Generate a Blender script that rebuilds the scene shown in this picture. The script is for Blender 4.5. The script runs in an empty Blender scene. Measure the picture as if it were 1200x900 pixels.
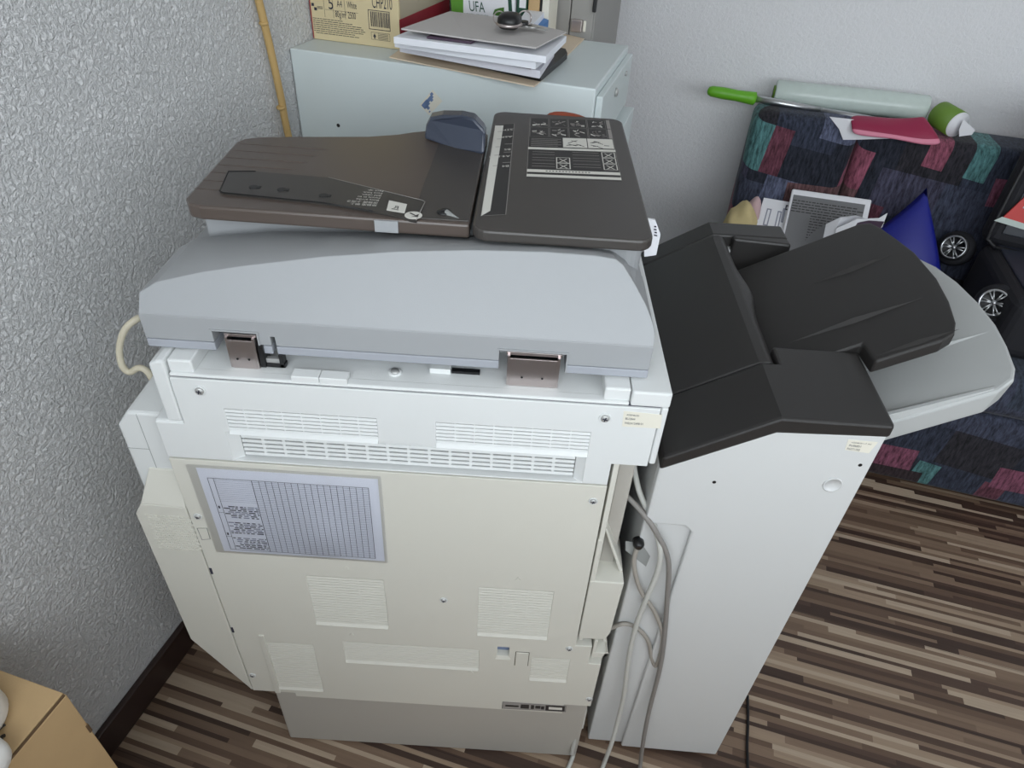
import bpy, bmesh, math, random
import numpy as np
from mathutils import Vector, Matrix
random.seed(7)
sc = bpy.context.scene
COL = sc.collection
PI = math.pi

# ------------------------------------------------------------------ camera
FPX = 800.0
ROLL = math.radians(3.7)
PITCH = math.atan(FPX / 1012.0)
H = 1.45
Fv = np.array([0, math.cos(PITCH), -math.sin(PITCH)])
Xv = np.array([1.0, 0, 0])
Uv = np.cross(Xv, Fv)
Rv = math.cos(ROLL) * Xv + math.sin(ROLL) * Uv
UPv = math.cos(ROLL) * Uv - math.sin(ROLL) * Xv
CAM = np.array([0, 0, H])
cd = bpy.data.cameras.new('camera')
cd.sensor_width = 36.0
cd.lens = FPX / 1200.0 * 36.0
cd.clip_start = 0.02
cam = bpy.data.objects.new('camera', cd)
COL.objects.link(cam)
B = -Fv
cam.matrix_world = Matrix(((Rv[0], UPv[0], B[0], 0), (Rv[1], UPv[1], B[1], 0), (Rv[2], UPv[2], B[2], H), (0, 0, 0, 1)))
sc.camera = cam


def ray(x, y):
    return Fv + Rv * (x - 600) / FPX - UPv * (y - 450) / FPX


def on(x, y, n, c):
    d = ray(x, y)
    return Vector(CAM + d * ((c - CAM @ n) / (d @ n)))


NZ = np.array([0, 0, 1.0]); NY = np.array([0, 1.0, 0]); NX = np.array([1.0, 0, 0])
def at_z(x, y, z): return on(x, y, NZ, z)
def at_y(x, y, v): return on(x, y, NY, v)
def at_x(x, y, v): return on(x, y, NX, v)

# room frame: the copier stands at 14.2 degrees to the walls
RA = math.radians(-14.2)
EX = np.array([math.cos(RA), math.sin(RA), 0]); EY = np.array([-math.sin(RA), math.cos(RA), 0])
MR = Matrix.Rotation(RA, 4, 'Z')
def RP(x, y, z=0.0): return MR @ Vector((x, y, z))
def at_ry(x, y, v): return on(x, y, EY, v)
def at_rx(x, y, v): return on(x, y, EX, v)
def toroom(p): return MR.inverted() @ Vector(p)
# finisher frame
TA = math.radians(-1.4)
MF = Matrix.Translation((.199, .649, 0)) @ Matrix.Rotation(TA, 4, 'Z')
FX = np.array([math.cos(TA), math.sin(TA), 0]); FY = np.array([-math.sin(TA), math.cos(TA), 0])
FO = np.array([.199, .649, 0])
def FP(x, y, z): return MF @ Vector((x, y, z))
def at_fy(x, y, v): return on(x, y, FY, FO @ FY + v)
def at_fplane(x, y, z0, m):
    n = NZ - m * FX
    return on(x, y, n, z0 - m * .19 - m * (FO @ FX))

# ------------------------------------------------------------------ materials
def s2l(c):
    c = c / 255.0
    return c / 12.92 if c <= .04045 else ((c + .055) / 1.055) ** 2.4
def rgb(r, g, b): return (s2l(r), s2l(g), s2l(b), 1)
MATS = {}
def mat(name, col, rough=.5, metal=0.0, bump=0.0, bscale=300.0, var=0.0, vscale=6.0, spec=.5, trans=0.0, coat=0.0, alpha=1.0, emit=None):
    if name in MATS: return MATS[name]
    m = bpy.data.materials.new(name); m.use_nodes = True
    nt = m.node_tree; b = nt.nodes['Principled BSDF']
    c = rgb(*col)
    b.inputs['Base Color'].default_value = c
    b.inputs['Roughness'].default_value = rough
    b.inputs['Metallic'].default_value = metal
    b.inputs['Specular IOR Level'].default_value = spec
    b.inputs['Transmission Weight'].default_value = trans
    b.inputs['Coat Weight'].default_value = coat
    b.inputs['Alpha'].default_value = alpha
    tc = nt.nodes.new('ShaderNodeTexCoord')
    n2 = nt.nodes.new('ShaderNodeTexNoise'); n2.inputs['Scale'].default_value = vscale
    n2.inputs['Detail'].default_value = 4
    nt.links.new(tc.outputs['Object'], n2.inputs['Vector'])
    mx = nt.nodes.new('ShaderNodeMix'); mx.data_type = 'RGBA'
    v = max(var, .015)
    mx.inputs['A'].default_value = tuple(max(0, x * (1 - v)) for x in c[:3]) + (1,)
    mx.inputs['B'].default_value = tuple(min(1, x * (1 + v)) for x in c[:3]) + (1,)
    nt.links.new(n2.outputs['Fac'], mx.inputs['Factor'])
    nt.links.new(mx.outputs['Result'], b.inputs['Base Color'])
    if bump > 0:
        n = nt.nodes.new('ShaderNodeTexNoise'); n.inputs['Scale'].default_value = bscale; n.inputs['Detail'].default_value = 2
        nt.links.new(tc.outputs['Object'], n.inputs['Vector'])
        bp = nt.nodes.new('ShaderNodeBump'); bp.inputs['Strength'].default_value = bump; bp.inputs['Distance'].default_value = .001
        nt.links.new(n.outputs['Fac'], bp.inputs['Height']); nt.links.new(bp.outputs['Normal'], b.inputs['Normal'])
    MATS[name] = m
    return m


def N(nt, t, **kw):
    n = nt.nodes.new(t)
    for k, v in kw.items():
        if k == 'op': n.operation = v
        elif k == 'ins':
            for i, x in v.items(): n.inputs[i].default_value = x
    return n


def wall_mat(name, col, scale, strength):
    m = bpy.data.materials.new(name); m.use_nodes = True
    nt = m.node_tree; b = nt.nodes['Principled BSDF']; b.inputs['Roughness'].default_value = .85
    b.inputs['Specular IOR Level'].default_value = .3
    tc = nt.nodes.new('ShaderNodeTexCoord')
    n1 = N(nt, 'ShaderNodeTexNoise', ins={'Scale': scale, 'Detail': 5.0, 'Roughness': .6, 'Distortion': .6})
    n2 = N(nt, 'ShaderNodeTexNoise', ins={'Scale': 2.0, 'Detail': 3.0})
    nt.links.new(tc.outputs['Object'], n1.inputs['Vector']); nt.links.new(tc.outputs['Object'], n2.inputs['Vector'])
    r = nt.nodes.new('ShaderNodeValToRGB')
    r.color_ramp.elements[0].position = .38; r.color_ramp.elements[1].position = .62
    nt.links.new(n1.outputs['Fac'], r.inputs['Fac'])
    bp = N(nt, 'ShaderNodeBump', ins={'Strength': strength, 'Distance': .006})
    nt.links.new(r.outputs['Color'], bp.inputs['Height']); nt.links.new(bp.outputs['Normal'], b.inputs['Normal'])
    mx = nt.nodes.new('ShaderNodeMix'); mx.data_type = 'RGBA'
    c = rgb(*col)
    mx.inputs['A'].default_value = tuple(x * .95 for x in c[:3]) + (1,); mx.inputs['B'].default_value = c
    nt.links.new(n2.outputs['Fac'], mx.inputs['Factor']); nt.links.new(mx.outputs['Result'], b.inputs['Base Color'])
    return m


def floor_mat():
    m = bpy.data.materials.new('striped_laminate'); m.use_nodes = True
    nt = m.node_tree; L = nt.links.new; b = nt.nodes['Principled BSDF']
    b.inputs['Roughness'].default_value = .42; b.inputs['Specular IOR Level'].default_value = .4
    tc = nt.nodes.new('ShaderNodeTexCoord'); sp = nt.nodes.new('ShaderNodeSeparateXYZ')
    L(tc.outputs['Object'], sp.inputs['Vector'])
    def M(op, a, bb=None, c=None):
        n = nt.nodes.new('ShaderNodeMath'); n.operation = op
        for i, x in enumerate((a, bb, c)):
            if x is None: continue
            if hasattr(x, 'links'): L(x, n.inputs[i])
            else: n.inputs[i].default_value = x
        return n.outputs[0]
    X, Y = sp.outputs['X'], sp.outputs['Y']
    # uneven strip widths: warp y a little
    rowf = M('DIVIDE', M('ADD', Y, M('MULTIPLY', M('SINE', M('MULTIPLY', Y, 203.0)), .0020)), .0118)
    row = M('FLOOR', rowf)
    w1 = nt.nodes.new('ShaderNodeTexWhiteNoise'); w1.noise_dimensions = '1D'; L(row, w1.inputs['W'])
    segf = M('ADD', M('DIVIDE', X, M('ADD', .22, M('MULTIPLY', w1.outputs['Value'], .30))), M('MULTIPLY', w1.outputs['Value'], 57.0))
    seg = M('FLOOR', segf)
    cb = nt.nodes.new('ShaderNodeCombineXYZ'); L(row, cb.inputs['X']); L(seg, cb.inputs['Y'])
    w2 = nt.nodes.new('ShaderNodeTexWhiteNoise'); w2.noise_dimensions = '2D'; L(cb.outputs['Vector'], w2.inputs['Vector'])
    r = nt.nodes.new('ShaderNodeValToRGB'); r.color_ramp.interpolation = 'CONSTANT'
    cols = [(0, (66, 50, 42)), (.2, (98, 78, 64)), (.36, (124, 103, 86)), (.52, (150, 130, 110)), (.68, (112, 92, 76)), (.8, (170, 152, 132)), (.93, (80, 62, 52))]
    els = r.color_ramp.elements
    els[0].position = 0; els[0].color = rgb(*cols[0][1]); els[1].position = cols[1][0]; els[1].color = rgb(*cols[1][1])
    for p, c in cols[2:]:
        e = els.new(p); e.color = rgb(*c)
    L(w2.outputs['Value'], r.inputs['Fac'])
    mp = nt.nodes.new('ShaderNodeMapping'); mp.inputs['Scale'].default_value = (6, 170, 1)
    L(tc.outputs['Object'], mp.inputs['Vector'])
    g = N(nt, 'ShaderNodeTexNoise', ins={'Scale': 1.0, 'Detail': 5.0, 'Roughness': .6}); L(mp.outputs['Vector'], g.inputs['Vector'])
    gm = M('ADD', .74, M('MULTIPLY', g.outputs['Fac'], .5))
    # board joints
    jy = M('FRACT', M('DIVIDE', Y, .192)); jl = M('LESS_THAN', jy, .008)
    gm2 = M('MULTIPLY', gm, M('SUBTRACT', 1.0, M('MULTIPLY', jl, .45)))
    vm = nt.nodes.new('ShaderNodeVectorMath'); vm.operation = 'SCALE'; L(r.outputs['Color'], vm.inputs[0]); L(gm2, vm.inputs['Scale'])
    L(vm.outputs['Vector'], b.inputs['Base Color'])
    bp = N(nt, 'ShaderNodeBump', ins={'Strength': .15, 'Distance': .001}); L(g.outputs['Fac'], bp.inputs['Height']); L(bp.outputs['Normal'], b.inputs['Normal'])
    return m


def fabric_mat(name='patchwork_fabric'):
    m = bpy.data.materials.new(name); m.use_nodes = True
    nt = m.node_tree; L = nt.links.new; b = nt.nodes['Principled BSDF']
    b.inputs['Roughness'].default_value = .9; b.inputs['Specular IOR Level'].default_value = .2
    b.inputs['Sheen Weight'].default_value = .1
    tc = nt.nodes.new('ShaderNodeTexCoord')
    def M(op, a, bb=None):
        n = nt.nodes.new('ShaderNodeMath'); n.operation = op
        for i, x in enumerate((a, bb)):
            if x is None: continue
            if hasattr(x, 'links'): L(x, n.inputs[i])
            else: n.inputs[i].default_value = x
        return n.outputs[0]
    def mix(f, a, c):
        n = nt.nodes.new('ShaderNodeMix'); n.data_type = 'RGBA'
        L(f, n.inputs['Factor'])
        for k, x in (('A', a), ('B', c)):
            if hasattr(x, 'links'): L(x, n.inputs[k])
            else: n.inputs[k].default_value = x
        return n.outputs['Result']
    sp0 = nt.nodes.new('ShaderNodeSeparateXYZ'); L(tc.outputs['Object'], sp0.inputs['Vector'])
    cb0 = nt.nodes.new('ShaderNodeCombineXYZ'); L(sp0.outputs['X'], cb0.inputs['X']); L(M('ADD', sp0.outputs['Z'], M('MULTIPLY', sp0.outputs['Y'], -.35)), cb0.inputs['Y'])
    def layer(rot, loc, cw, chh):
        mp = nt.nodes.new('ShaderNodeMapping'); mp.inputs['Rotation'].default_value = (0, 0, rot); mp.inputs['Location'].default_value = loc
        L(cb0.outputs['Vector'], mp.inputs['Vector'])
        sp = nt.nodes.new('ShaderNodeSeparateXYZ'); L(mp.outputs['Vector'], sp.inputs['Vector'])
        row = M('FLOOR', M('DIVIDE', sp.outputs['Y'], chh))
        w1 = nt.nodes.new('ShaderNodeTexWhiteNoise'); w1.noise_dimensions = '1D'; L(row, w1.inputs['W'])
        seg = M('FLOOR', M('ADD', M('DIVIDE', sp.outputs['X'], cw), M('MULTIPLY', w1.outputs['Value'], 31.0)))
        cb = nt.nodes.new('ShaderNodeCombineXYZ'); L(row, cb.inputs['X']); L(seg, cb.inputs['Y'])
        w2 = nt.nodes.new('ShaderNodeTexWhiteNoise'); w2.noise_dimensions = '2D'; L(cb.outputs['Vector'], w2.inputs['Vector'])
        return w2
    def ramp(cols, f):
        r = nt.nodes.new('ShaderNodeValToRGB'); r.color_ramp.interpolation = 'CONSTANT'
        els = r.color_ramp.elements
        els[0].position = 0; els[0].color = rgb(*cols[0][1]); els[1].position = cols[1][0]; els[1].color = rgb(*cols[1][1])
        for p, c in cols[2:]:
            e = els.new(p); e.color = rgb(*c)
        L(f, r.inputs['Fac']); return r.outputs['Color']
    a = layer(.10, (.3, .02, 0), .19, .125)
    base = ramp([(0, (50, 54, 66)), (.25, (40, 42, 50)), (.45, (60, 63, 76)), (.6, (44, 42, 46)), (.75, (54, 60, 70)), (.9, (66, 64, 78))], a.outputs['Value'])
    c1 = layer(.13, (1.37, .055, 0), .062, .135)
    sepc = nt.nodes.new('ShaderNodeSeparateColor'); L(c1.outputs['Color'], sepc.inputs[0])
    col1 = ramp([(0, (128, 72, 86)), (.24, (78, 116, 114)), (.46, (86, 90, 108)), (.66, (96, 56, 66)), (.82, (150, 122, 66)), (.90, (96, 108, 124))], sepc.outputs[0])
    L1 = mix(M('GREATER_THAN', sepc.outputs[1], .78), base, col1)
    c2 = layer(-.02, (.71, .033, 0), .21, .078)
    sep2 = nt.nodes.new('ShaderNodeSeparateColor'); L(c2.outputs['Color'], sep2.inputs[0])
    col2 = ramp([(0, (118, 70, 86)), (.26, (52, 42, 44)), (.55, (78, 96, 106)), (.75, (96, 70, 70)), (.9, (60, 60, 82))], sep2.outputs[0])
    L2 = mix(M('GREATER_THAN', sep2.outputs[1], .82), L1, col2)
    m2 = nt.nodes.new('ShaderNodeMapping'); m2.inputs['Scale'].default_value = (140, 60, 30); m2.inputs['Rotation'].default_value = (0, .15, 0)
    L(tc.outputs['Object'], m2.inputs['Vector'])
    g = N(nt, 'ShaderNodeTexNoise', ins={'Scale': 1.0, 'Detail': 5.0, 'Roughness': .7}); L(m2.outputs['Vector'], g.inputs['Vector'])
    rr = nt.nodes.new('ShaderNodeValToRGB'); rr.color_ramp.elements[0].position = .34; rr.color_ramp.elements[0].color = (.38, .38, .40, 1)
    rr.color_ramp.elements[1].position = .72; rr.color_ramp.elements[1].color = (1.85, 1.9, 2.0, 1)
    L(g.outputs['Fac'], rr.inputs['Fac'])
    vm = nt.nodes.new('ShaderNodeVectorMath'); vm.operation = 'MULTIPLY'; L(L2, vm.inputs[0]); L(rr.outputs['Color'], vm.inputs[1])
    L(vm.outputs['Vector'], b.inputs['Base Color'])
    bp = N(nt, 'ShaderNodeBump', ins={'Strength': .3, 'Distance': .002}); L(g.outputs['Fac'], bp.inputs['Height']); L(bp.outputs['Normal'], b.inputs['Normal'])
    return m


WHITE = mat('copier_white', (218, 220, 219), .45, bump=.12, bscale=900)
WHITE_BOUNCE = mat('copier_white_bounce_tint', (211, 209, 199), .48, bump=.12, bscale=900, var=.03, vscale=3)  # white plastic; the cream tint is warm floor bounce put into the colour
LIDG = mat('lid_grey', (156, 158, 160), .45, bump=.12, bscale=900)
LIDG2 = mat('lid_base_grey', (158, 161, 168), .45)
DARK = mat('feeder_brown_black', (66, 62, 59), .38, bump=.1, bscale=1200)
SMOKE = mat('tray_smoked_brown', (84, 74, 68), .3, bump=.08, bscale=1200)
SMOKEB = mat('guide_smoked_blue', (62, 68, 82), .25)
FIND = mat('finisher_charcoal', (40, 38, 37), .42, bump=.2, bscale=1400)
FINW = mat('finisher_white', (206, 207, 206), .45, bump=.1, bscale=900)
TRAYG = mat('tray_light_grey', (176, 178, 177), .45, bump=.1, bscale=1200)
PEDG = mat('pedestal_grey', (178, 174, 166), .5)
BLACK = mat('black_plastic', (18, 18, 20), .4)
VOID = mat('recess_dark', (60, 62, 64), .8)
SLOTB = mat('slot_beige', (84, 80, 66), .7)
SLOTG = mat('slot_grey', (150, 152, 150), .7)
CHROME = mat('brushed_steel', (196, 186, 184), .28, 1.0, bump=.1, bscale=200)
STEEL = mat('screw_steel', (188, 188, 186), .45, .6)
PAPER = mat('paper_white', (232, 232, 236), .7)
PAPER2 = mat('paper_bluish', (236, 238, 244), .7)
ENVG = mat('envelope_grey', (196, 192, 190), .75)
INK = mat('print_ink', (52, 52, 66), .8)
INKL = mat('print_ink_pale', (146, 148, 162), .8)
WPRINT = mat('white_print', (214, 212, 204), .7)
GPRINT = mat('grey_print', (150, 146, 142), .7)
LABELD = mat('label_dark', (44, 42, 42), .5)
KRAFT = mat('kraft_card', (190, 160, 118), .8, var=.06, vscale=20, bump=.2, bscale=200)
KRAFTD = mat('kraft_card_edge', (96, 74, 50), .85)
KRAFTL = mat('kraft_sheet', (224, 206, 182), .8, var=.05, vscale=20)
CABG = mat('cabinet_green_grey', (212, 221, 221), .45, bump=.08, bscale=500)
LOCKG = mat('locker_grey', (150, 148, 144), .5)
BOXB = mat('box_beige', (214, 198, 158), .75)
BOXR = mat('box_red', (150, 36, 52), .6)
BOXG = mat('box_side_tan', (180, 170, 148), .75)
GREEN = mat('bright_green', (104, 176, 40), .4)
GREENU = mat('pack_green', (92, 150, 52), .45)
GREEND = mat('dark_green', (30, 74, 56), .5)
OLIVE = mat('olive_green', (104, 138, 50), .55)
ALU = mat('aluminium', (200, 202, 204), .3, 1.0)
FILM = mat('plastic_film', (200, 212, 206), .25, bump=.5, bscale=60, var=.08, vscale=40)
MAG = mat('magenta_plastic', (146, 34, 70), .4, bump=.3, bscale=40)
PINK = mat('pink_plastic', (214, 128, 152), .45)
NAVY = mat('blue_satin', (22, 30, 128), .35, var=.1, vscale=8)
SUIT = mat('suitcase_black', (26, 26, 32), .75, bump=.4, bscale=500)
SUITP = mat('suitcase_navy', (34, 38, 52), .7, bump=.3, bscale=600)
PIPE = mat('suitcase_piping', (18, 18, 22), .5)
RED = mat('red_packet', (196, 60, 56), .45)
YEL = mat('yellow_cloth', (204, 186, 138), .9, bump=.8, bscale=150, var=.1, vscale=40)
ROSE = mat('rose_cloth', (206, 176, 178), .9)
SCREENG = mat('grey_print_page', (112, 112, 114), .5)
CBL = mat('cable_light', (196, 196, 190), .5)
CBD = mat('cable_grey', (132, 128, 124), .5)
CBM = mat('cable_warm_grey', (160, 154, 146), .5)
CBC = mat('cable_cream', (206, 198, 176), .5)
TAN = mat('bamboo', (192, 160, 104), .6)
BASEB = mat('dark_wood_skirting', (48, 34, 30), .4, var=.15, vscale=14)
RUST = mat('rust_leather', (150, 72, 48), .7)
BLUE = mat('leaflet_blue', (54, 122, 190), .5)
PLUM = mat('plum_print', (70, 52, 70), .6)
STICK = mat('sticker_paper', (224, 220, 206), .6)
STBLUE = mat('sticker_blue', (104, 126, 164), .6)
SAGE = mat('leaf_green', (66, 112, 40), .5)
BEIGE = mat('latch_beige', (198, 194, 180), .5)
BLUEG = mat('inlet_blue', (120, 134, 164), .5)


def film_mat():
    m = bpy.data.materials.new('clear_sleeve_film'); m.use_nodes = True
    nt = m.node_tree; nt.nodes.remove(nt.nodes['Principled BSDF'])
    out = nt.nodes['Material Output']
    t = nt.nodes.new('ShaderNodeBsdfTransparent'); t.inputs[0].default_value = (.95, .95, .97, 1)
    g = nt.nodes.new('ShaderNodeBsdfGlossy'); g.inputs['Roughness'].default_value = .12
    fr = nt.nodes.new('ShaderNodeFresnel'); fr.inputs['IOR'].default_value = 1.4
    tc = nt.nodes.new('ShaderNodeTexCoord')
    n = N(nt, 'ShaderNodeTexNoise', ins={'Scale': 18.0, 'Detail': 2.0}); nt.links.new(tc.outputs['Object'], n.inputs['Vector'])
    bp = N(nt, 'ShaderNodeBump', ins={'Strength': .15, 'Distance': .003}); nt.links.new(n.outputs['Fac'], bp.inputs['Height'])
    nt.links.new(bp.outputs['Normal'], g.inputs['Normal']); nt.links.new(bp.outputs['Normal'], fr.inputs['Normal'])
    mx = nt.nodes.new('ShaderNodeMixShader'); nt.links.new(fr.outputs[0], mx.inputs[0]); nt.links.new(t.outputs[0], mx.inputs[1]); nt.links.new(g.outputs[0], mx.inputs[2])
    nt.links.new(mx.outputs[0], out.inputs['Surface'])
    return m
SLEEVE = film_mat()

# ------------------------------------------------------------------ mesh builder
class MB:
    def __init__(s, *mats):
        s.bm = bmesh.new(); s.mats = list(mats)
    def face(s, pts, mi=0):
        try:
            f = s.bm.faces.new([s.bm.verts.new(Vector(p)) for p in pts]); f.material_index = mi
            return f
        except ValueError:
            return None
    def hexa(s, a, b, mi=0):
        """two parallel polygons a and b (same length) joined into a solid"""
        va = [s.bm.verts.new(Vector(p)) for p in a]; vb = [s.bm.verts.new(Vector(p)) for p in b]
        n = len(va); fs = [s.bm.faces.new(va), s.bm.faces.new(list(reversed(vb)))]
        for i in range(n):
            j = (i + 1) % n
            fs.append(s.bm.faces.new((va[j], va[i], vb[i], vb[j])))
        for f in fs: f.material_index = mi
        bmesh.ops.recalc_face_normals(s.bm, faces=fs)
        return s
    def box(s, x0, x1, y0, y1, z0, z1, mi=0, M=None):
        a = [Vector(p) for p in ((x0, y0, z0), (x1, y0, z0), (x1, y1, z0), (x0, y1, z0))]
        b = [Vector((p.x, p.y, z1)) for p in a]
        if M: a = [M @ p for p in a]; b = [M @ p for p in b]
        return s.hexa(a, b, mi)
    def prism_y(s, poly, y0, y1, mi=0, M=None):
        a = [Vector((x, y0, z)) for x, z in poly]; b = [Vector((x, y1, z)) for x, z in poly]
        if M: a = [M @ p for p in a]; b = [M @ p for p in b]
        return s.hexa(a, b, mi)
    def prism_z(s, poly, z0, z1, mi=0, M=None):
        a = [Vector((x, y, z0)) for x, y in poly]; b = [Vector((x, y, z1)) for x, y in poly]
        if M: a = [M @ p for p in a]; b = [M @ p for p in b]
        return s.hexa(a, b, mi)
    def slab(s, pts, n, t, mi=0):
        """polygon pts thickened by t against direction n (pts are the outer face)"""
        n = Vector(n)
        return s.hexa(pts, [Vector(p) - n * t for p in pts], mi)
    def grid(s, xs, zs, solid, y0, y1, mi=0):
        """rectilinear panel in xz, with holes"""
        V = {}
        def v(i, j, k):
            if (i, j, k) not in V: V[(i, j, k)] = s.bm.verts.new((xs[i], (y0, y1)[k], zs[j]))
            return V[(i, j, k)]
        nx, nz = len(xs) - 1, len(zs) - 1
        S = [[solid((xs[i] + xs[i + 1]) / 2, (zs[j] + zs[j + 1]) / 2) for j in range(nz)] for i in range(nx)]
        def isS(i, j): return 0 <= i < nx and 0 <= j < nz and S[i][j]
        fs = []
        for i in range(nx):
            for j in range(nz):
                if not S[i][j]: continue
                fs.append(s.bm.faces.new((v(i, j, 0), v(i + 1, j, 0), v(i + 1, j + 1, 0), v(i, j + 1, 0))))
                fs.append(s.bm.faces.new((v(i, j, 1), v(i, j + 1, 1), v(i + 1, j + 1, 1), v(i + 1, j, 1))))
                if not isS(i - 1, j): fs.append(s.bm.faces.new((v(i, j, 0), v(i, j + 1, 0), v(i, j + 1, 1), v(i, j, 1))))
                if not isS(i + 1, j): fs.append(s.bm.faces.new((v(i + 1, j, 0), v(i + 1, j, 1), v(i + 1, j + 1, 1), v(i + 1, j + 1, 0))))
                if not isS(i, j - 1): fs.append(s.bm.faces.new((v(i, j, 0), v(i, j, 1), v(i + 1, j, 1), v(i + 1, j, 0))))
                if not isS(i, j + 1): fs.append(s.bm.faces.new((v(i, j + 1, 0), v(i + 1, j + 1, 0), v(i + 1, j + 1, 1), v(i, j + 1, 1))))
        for f in fs: f.material_index = mi
        return s
    def tube(s, pts, r, mi=0, seg=10, smooth=6):
        P = [Vector(p) for p in pts]
        if smooth and len(P) > 2:
            Q = []
            for i in range(len(P) - 1):
                p0 = P[max(i - 1, 0)]; p1 = P[i]; p2 = P[i + 1]; p3 = P[min(i + 2, len(P) - 1)]
                for k in range(smooth):
                    t = k / smooth
                    Q.append(.5 * ((2 * p1) + (-p0 + p2) * t + (2 * p0 - 5 * p1 + 4 * p2 - p3) * t * t + (-p0 + 3 * p1 - 3 * p2 + p3) * t ** 3))
            Q.append(P[-1]); P = Q
        rings = []; up = None
        for i, p in enumerate(P):
            d = (P[min(i + 1, len(P) - 1)] - P[max(i - 1, 0)]).normalized()
            if up is None: up = d.orthogonal().normalized()
            up = (up - d * up.dot(d)).normalized(); si = d.cross(up)
            rr = r[i] if isinstance(r, (list, tuple)) else r
            rings.append([s.bm.verts.new(p + rr * (math.cos(a) * up + math.sin(a) * si)) for a in [2 * PI * k / seg for k in range(seg)]])
        for a, b in zip(rings, rings[1:]):
            for k in range(seg):
                f = s.bm.faces.new((a[k], a[(k + 1) % seg], b[(k + 1) % seg], b[k])); f.smooth = True; f.material_index = mi
        for rg, rev in ((rings[0], True), (rings[-1], False)):
            f = s.bm.faces.new(list(reversed(rg)) if rev else rg); f.material_index = mi
        return s
    def lathe(s, prof, o, ax, mi=0, seg=24, mis=None):
        o = Vector(o); ax = Vector(ax).normalized(); u = ax.orthogonal().normalized(); w = ax.cross(u)
        rings = []
        for r, h in prof:
            r = max(r, 1e-5)
            rings.append([s.bm.verts.new(o + ax * h + r * (math.cos(a) * u + math.sin(a) * w)) for a in [2 * PI * k / seg for k in range(seg)]])
        fs = []
        for q, (a, b) in enumerate(zip(rings, rings[1:])):
            for k in range(seg):
                f = s.bm.faces.new((a[k], a[(k + 1) % seg], b[(k + 1) % seg], b[k])); f.smooth = True
                f.material_index = mis[q] if mis else mi; fs.append(f)
        fs.append(s.bm.faces.new(rings[0])); fs[-1].material_index = mis[0] if mis else mi
        fs.append(s.bm.faces.new(rings[-1])); fs[-1].material_index = mis[-1] if mis else mi
        bmesh.ops.recalc_face_normals(s.bm, faces=fs)
        return s
    def ball(s, c, rx, ry, rz, mi=0, M=None, p=1.0, seg=20):
        rings = []
        def sg(v): return math.copysign(abs(v) ** p, v)
        n = seg // 2
        for i in range(n + 1):
            th = -PI / 2 + PI * i / n
            th = max(min(th, PI / 2 - .02), -PI / 2 + .02)
            rg = []
            for k in range(seg):
                a = 2 * PI * k / seg
                q = Vector((rx * sg(math.cos(th)) * sg(math.cos(a)), ry * sg(math.cos(th)) * sg(math.sin(a)), rz * sg(math.sin(th))))
                if M: q = M @ q
                rg.append(s.bm.verts.new(Vector(c) + q))
            rings.append(rg)
        for a, b in zip(rings, rings[1:]):
            for k in range(seg):
                f = s.bm.faces.new((a[k], a[(k + 1) % seg], b[(k + 1) % seg], b[k])); f.smooth = True; f.material_index = mi
        s.bm.faces.new(list(reversed(rings[0]))).material_index = mi; s.bm.faces.new(rings[-1]).material_index = mi
        return s
    # marks on a quad
    def qrect(s, Q, u0, v0, u1, v1, off, mi=0):
        return s.face([Q.pt(u0, v0, off), Q.pt(u1, v0, off), Q.pt(u1, v1, off), Q.pt(u0, v1, off)], mi)
    def qframe(s, Q, u0, v0, u1, v1, off, t, mi=0):
        tu = t / Q.w; tv = t / Q.h
        for a in ((u0, v0, u1, v0 + tv), (u0, v1 - tv, u1, v1), (u0, v0, u0 + tu, v1), (u1 - tu, v0, u1, v1)):
            s.qrect(Q, *a, off, mi)
    def qtext(s, Q, txt, u, v, size, off, mi=0, width=None, align='LEFT'):
        cu = bpy.data.curves.new('t', 'FONT'); cu.body = txt; cu.size = size; cu.align_x = align
        ob = bpy.data.objects.new('t', cu); COL.objects.link(ob)
        dg = bpy.context.evaluated_depsgraph_get()
        me = bpy.data.meshes.new_from_object(ob.evaluated_get(dg))
        xs = [p.co.x for p in me.vertices] or [0, 1]
        k = 1.0
        if width: k = width / max(1e-6, (max(xs) - min(xs)))
        vs = [s.bm.verts.new(Q.pt(u + p.co.x * k / Q.w, v + p.co.y / Q.h, off)) for p in me.vertices]
        for p in me.polygons:
            try:
                f = s.bm.faces.new([vs[i] for i in p.vertices]); f.material_index = mi
            except ValueError: pass
        bpy.data.objects.remove(ob); bpy.data.curves.remove(cu); bpy.data.meshes.remove(me)
        return s
    def build(s, name, parent=None, bevel=0, segs=2, smooth=False, sub=0, fix=False, angle=40):
        if fix: bmesh.ops.recalc_face_normals(s.bm, faces=s.bm.faces)
        me = bpy.data.meshes.new(name)
        Mi = WM[parent.name].inverted() if parent else None
        if Mi: bmesh.ops.transform(s.bm, matrix=Mi, verts=s.bm.verts)
        else:
            Mi = None
        s.bm.to_mesh(me); s.bm.free()
        for m in s.mats: me.materials.append(m)
        ob = bpy.data.objects.new(name, me); COL.objects.link(ob)
        if parent:
            ob.parent = parent; WM[ob.name] = WM[parent.name]
        else: WM[ob.name] = Matrix.Identity(4)
        if sub:
            md = ob.modifiers.new('sub', 'SUBSURF'); md.levels = sub; md.render_levels = sub
        if bevel:
            md = ob.modifiers.new('bev', 'BEVEL'); md.width = bevel; md.segments = segs; md.limit_method = 'ANGLE'; md.angle_limit = math.radians(angle)
            md.harden_normals = False
        if smooth:
            for p in me.polygons: p.use_smooth = True
        return ob
WM = {}


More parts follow.
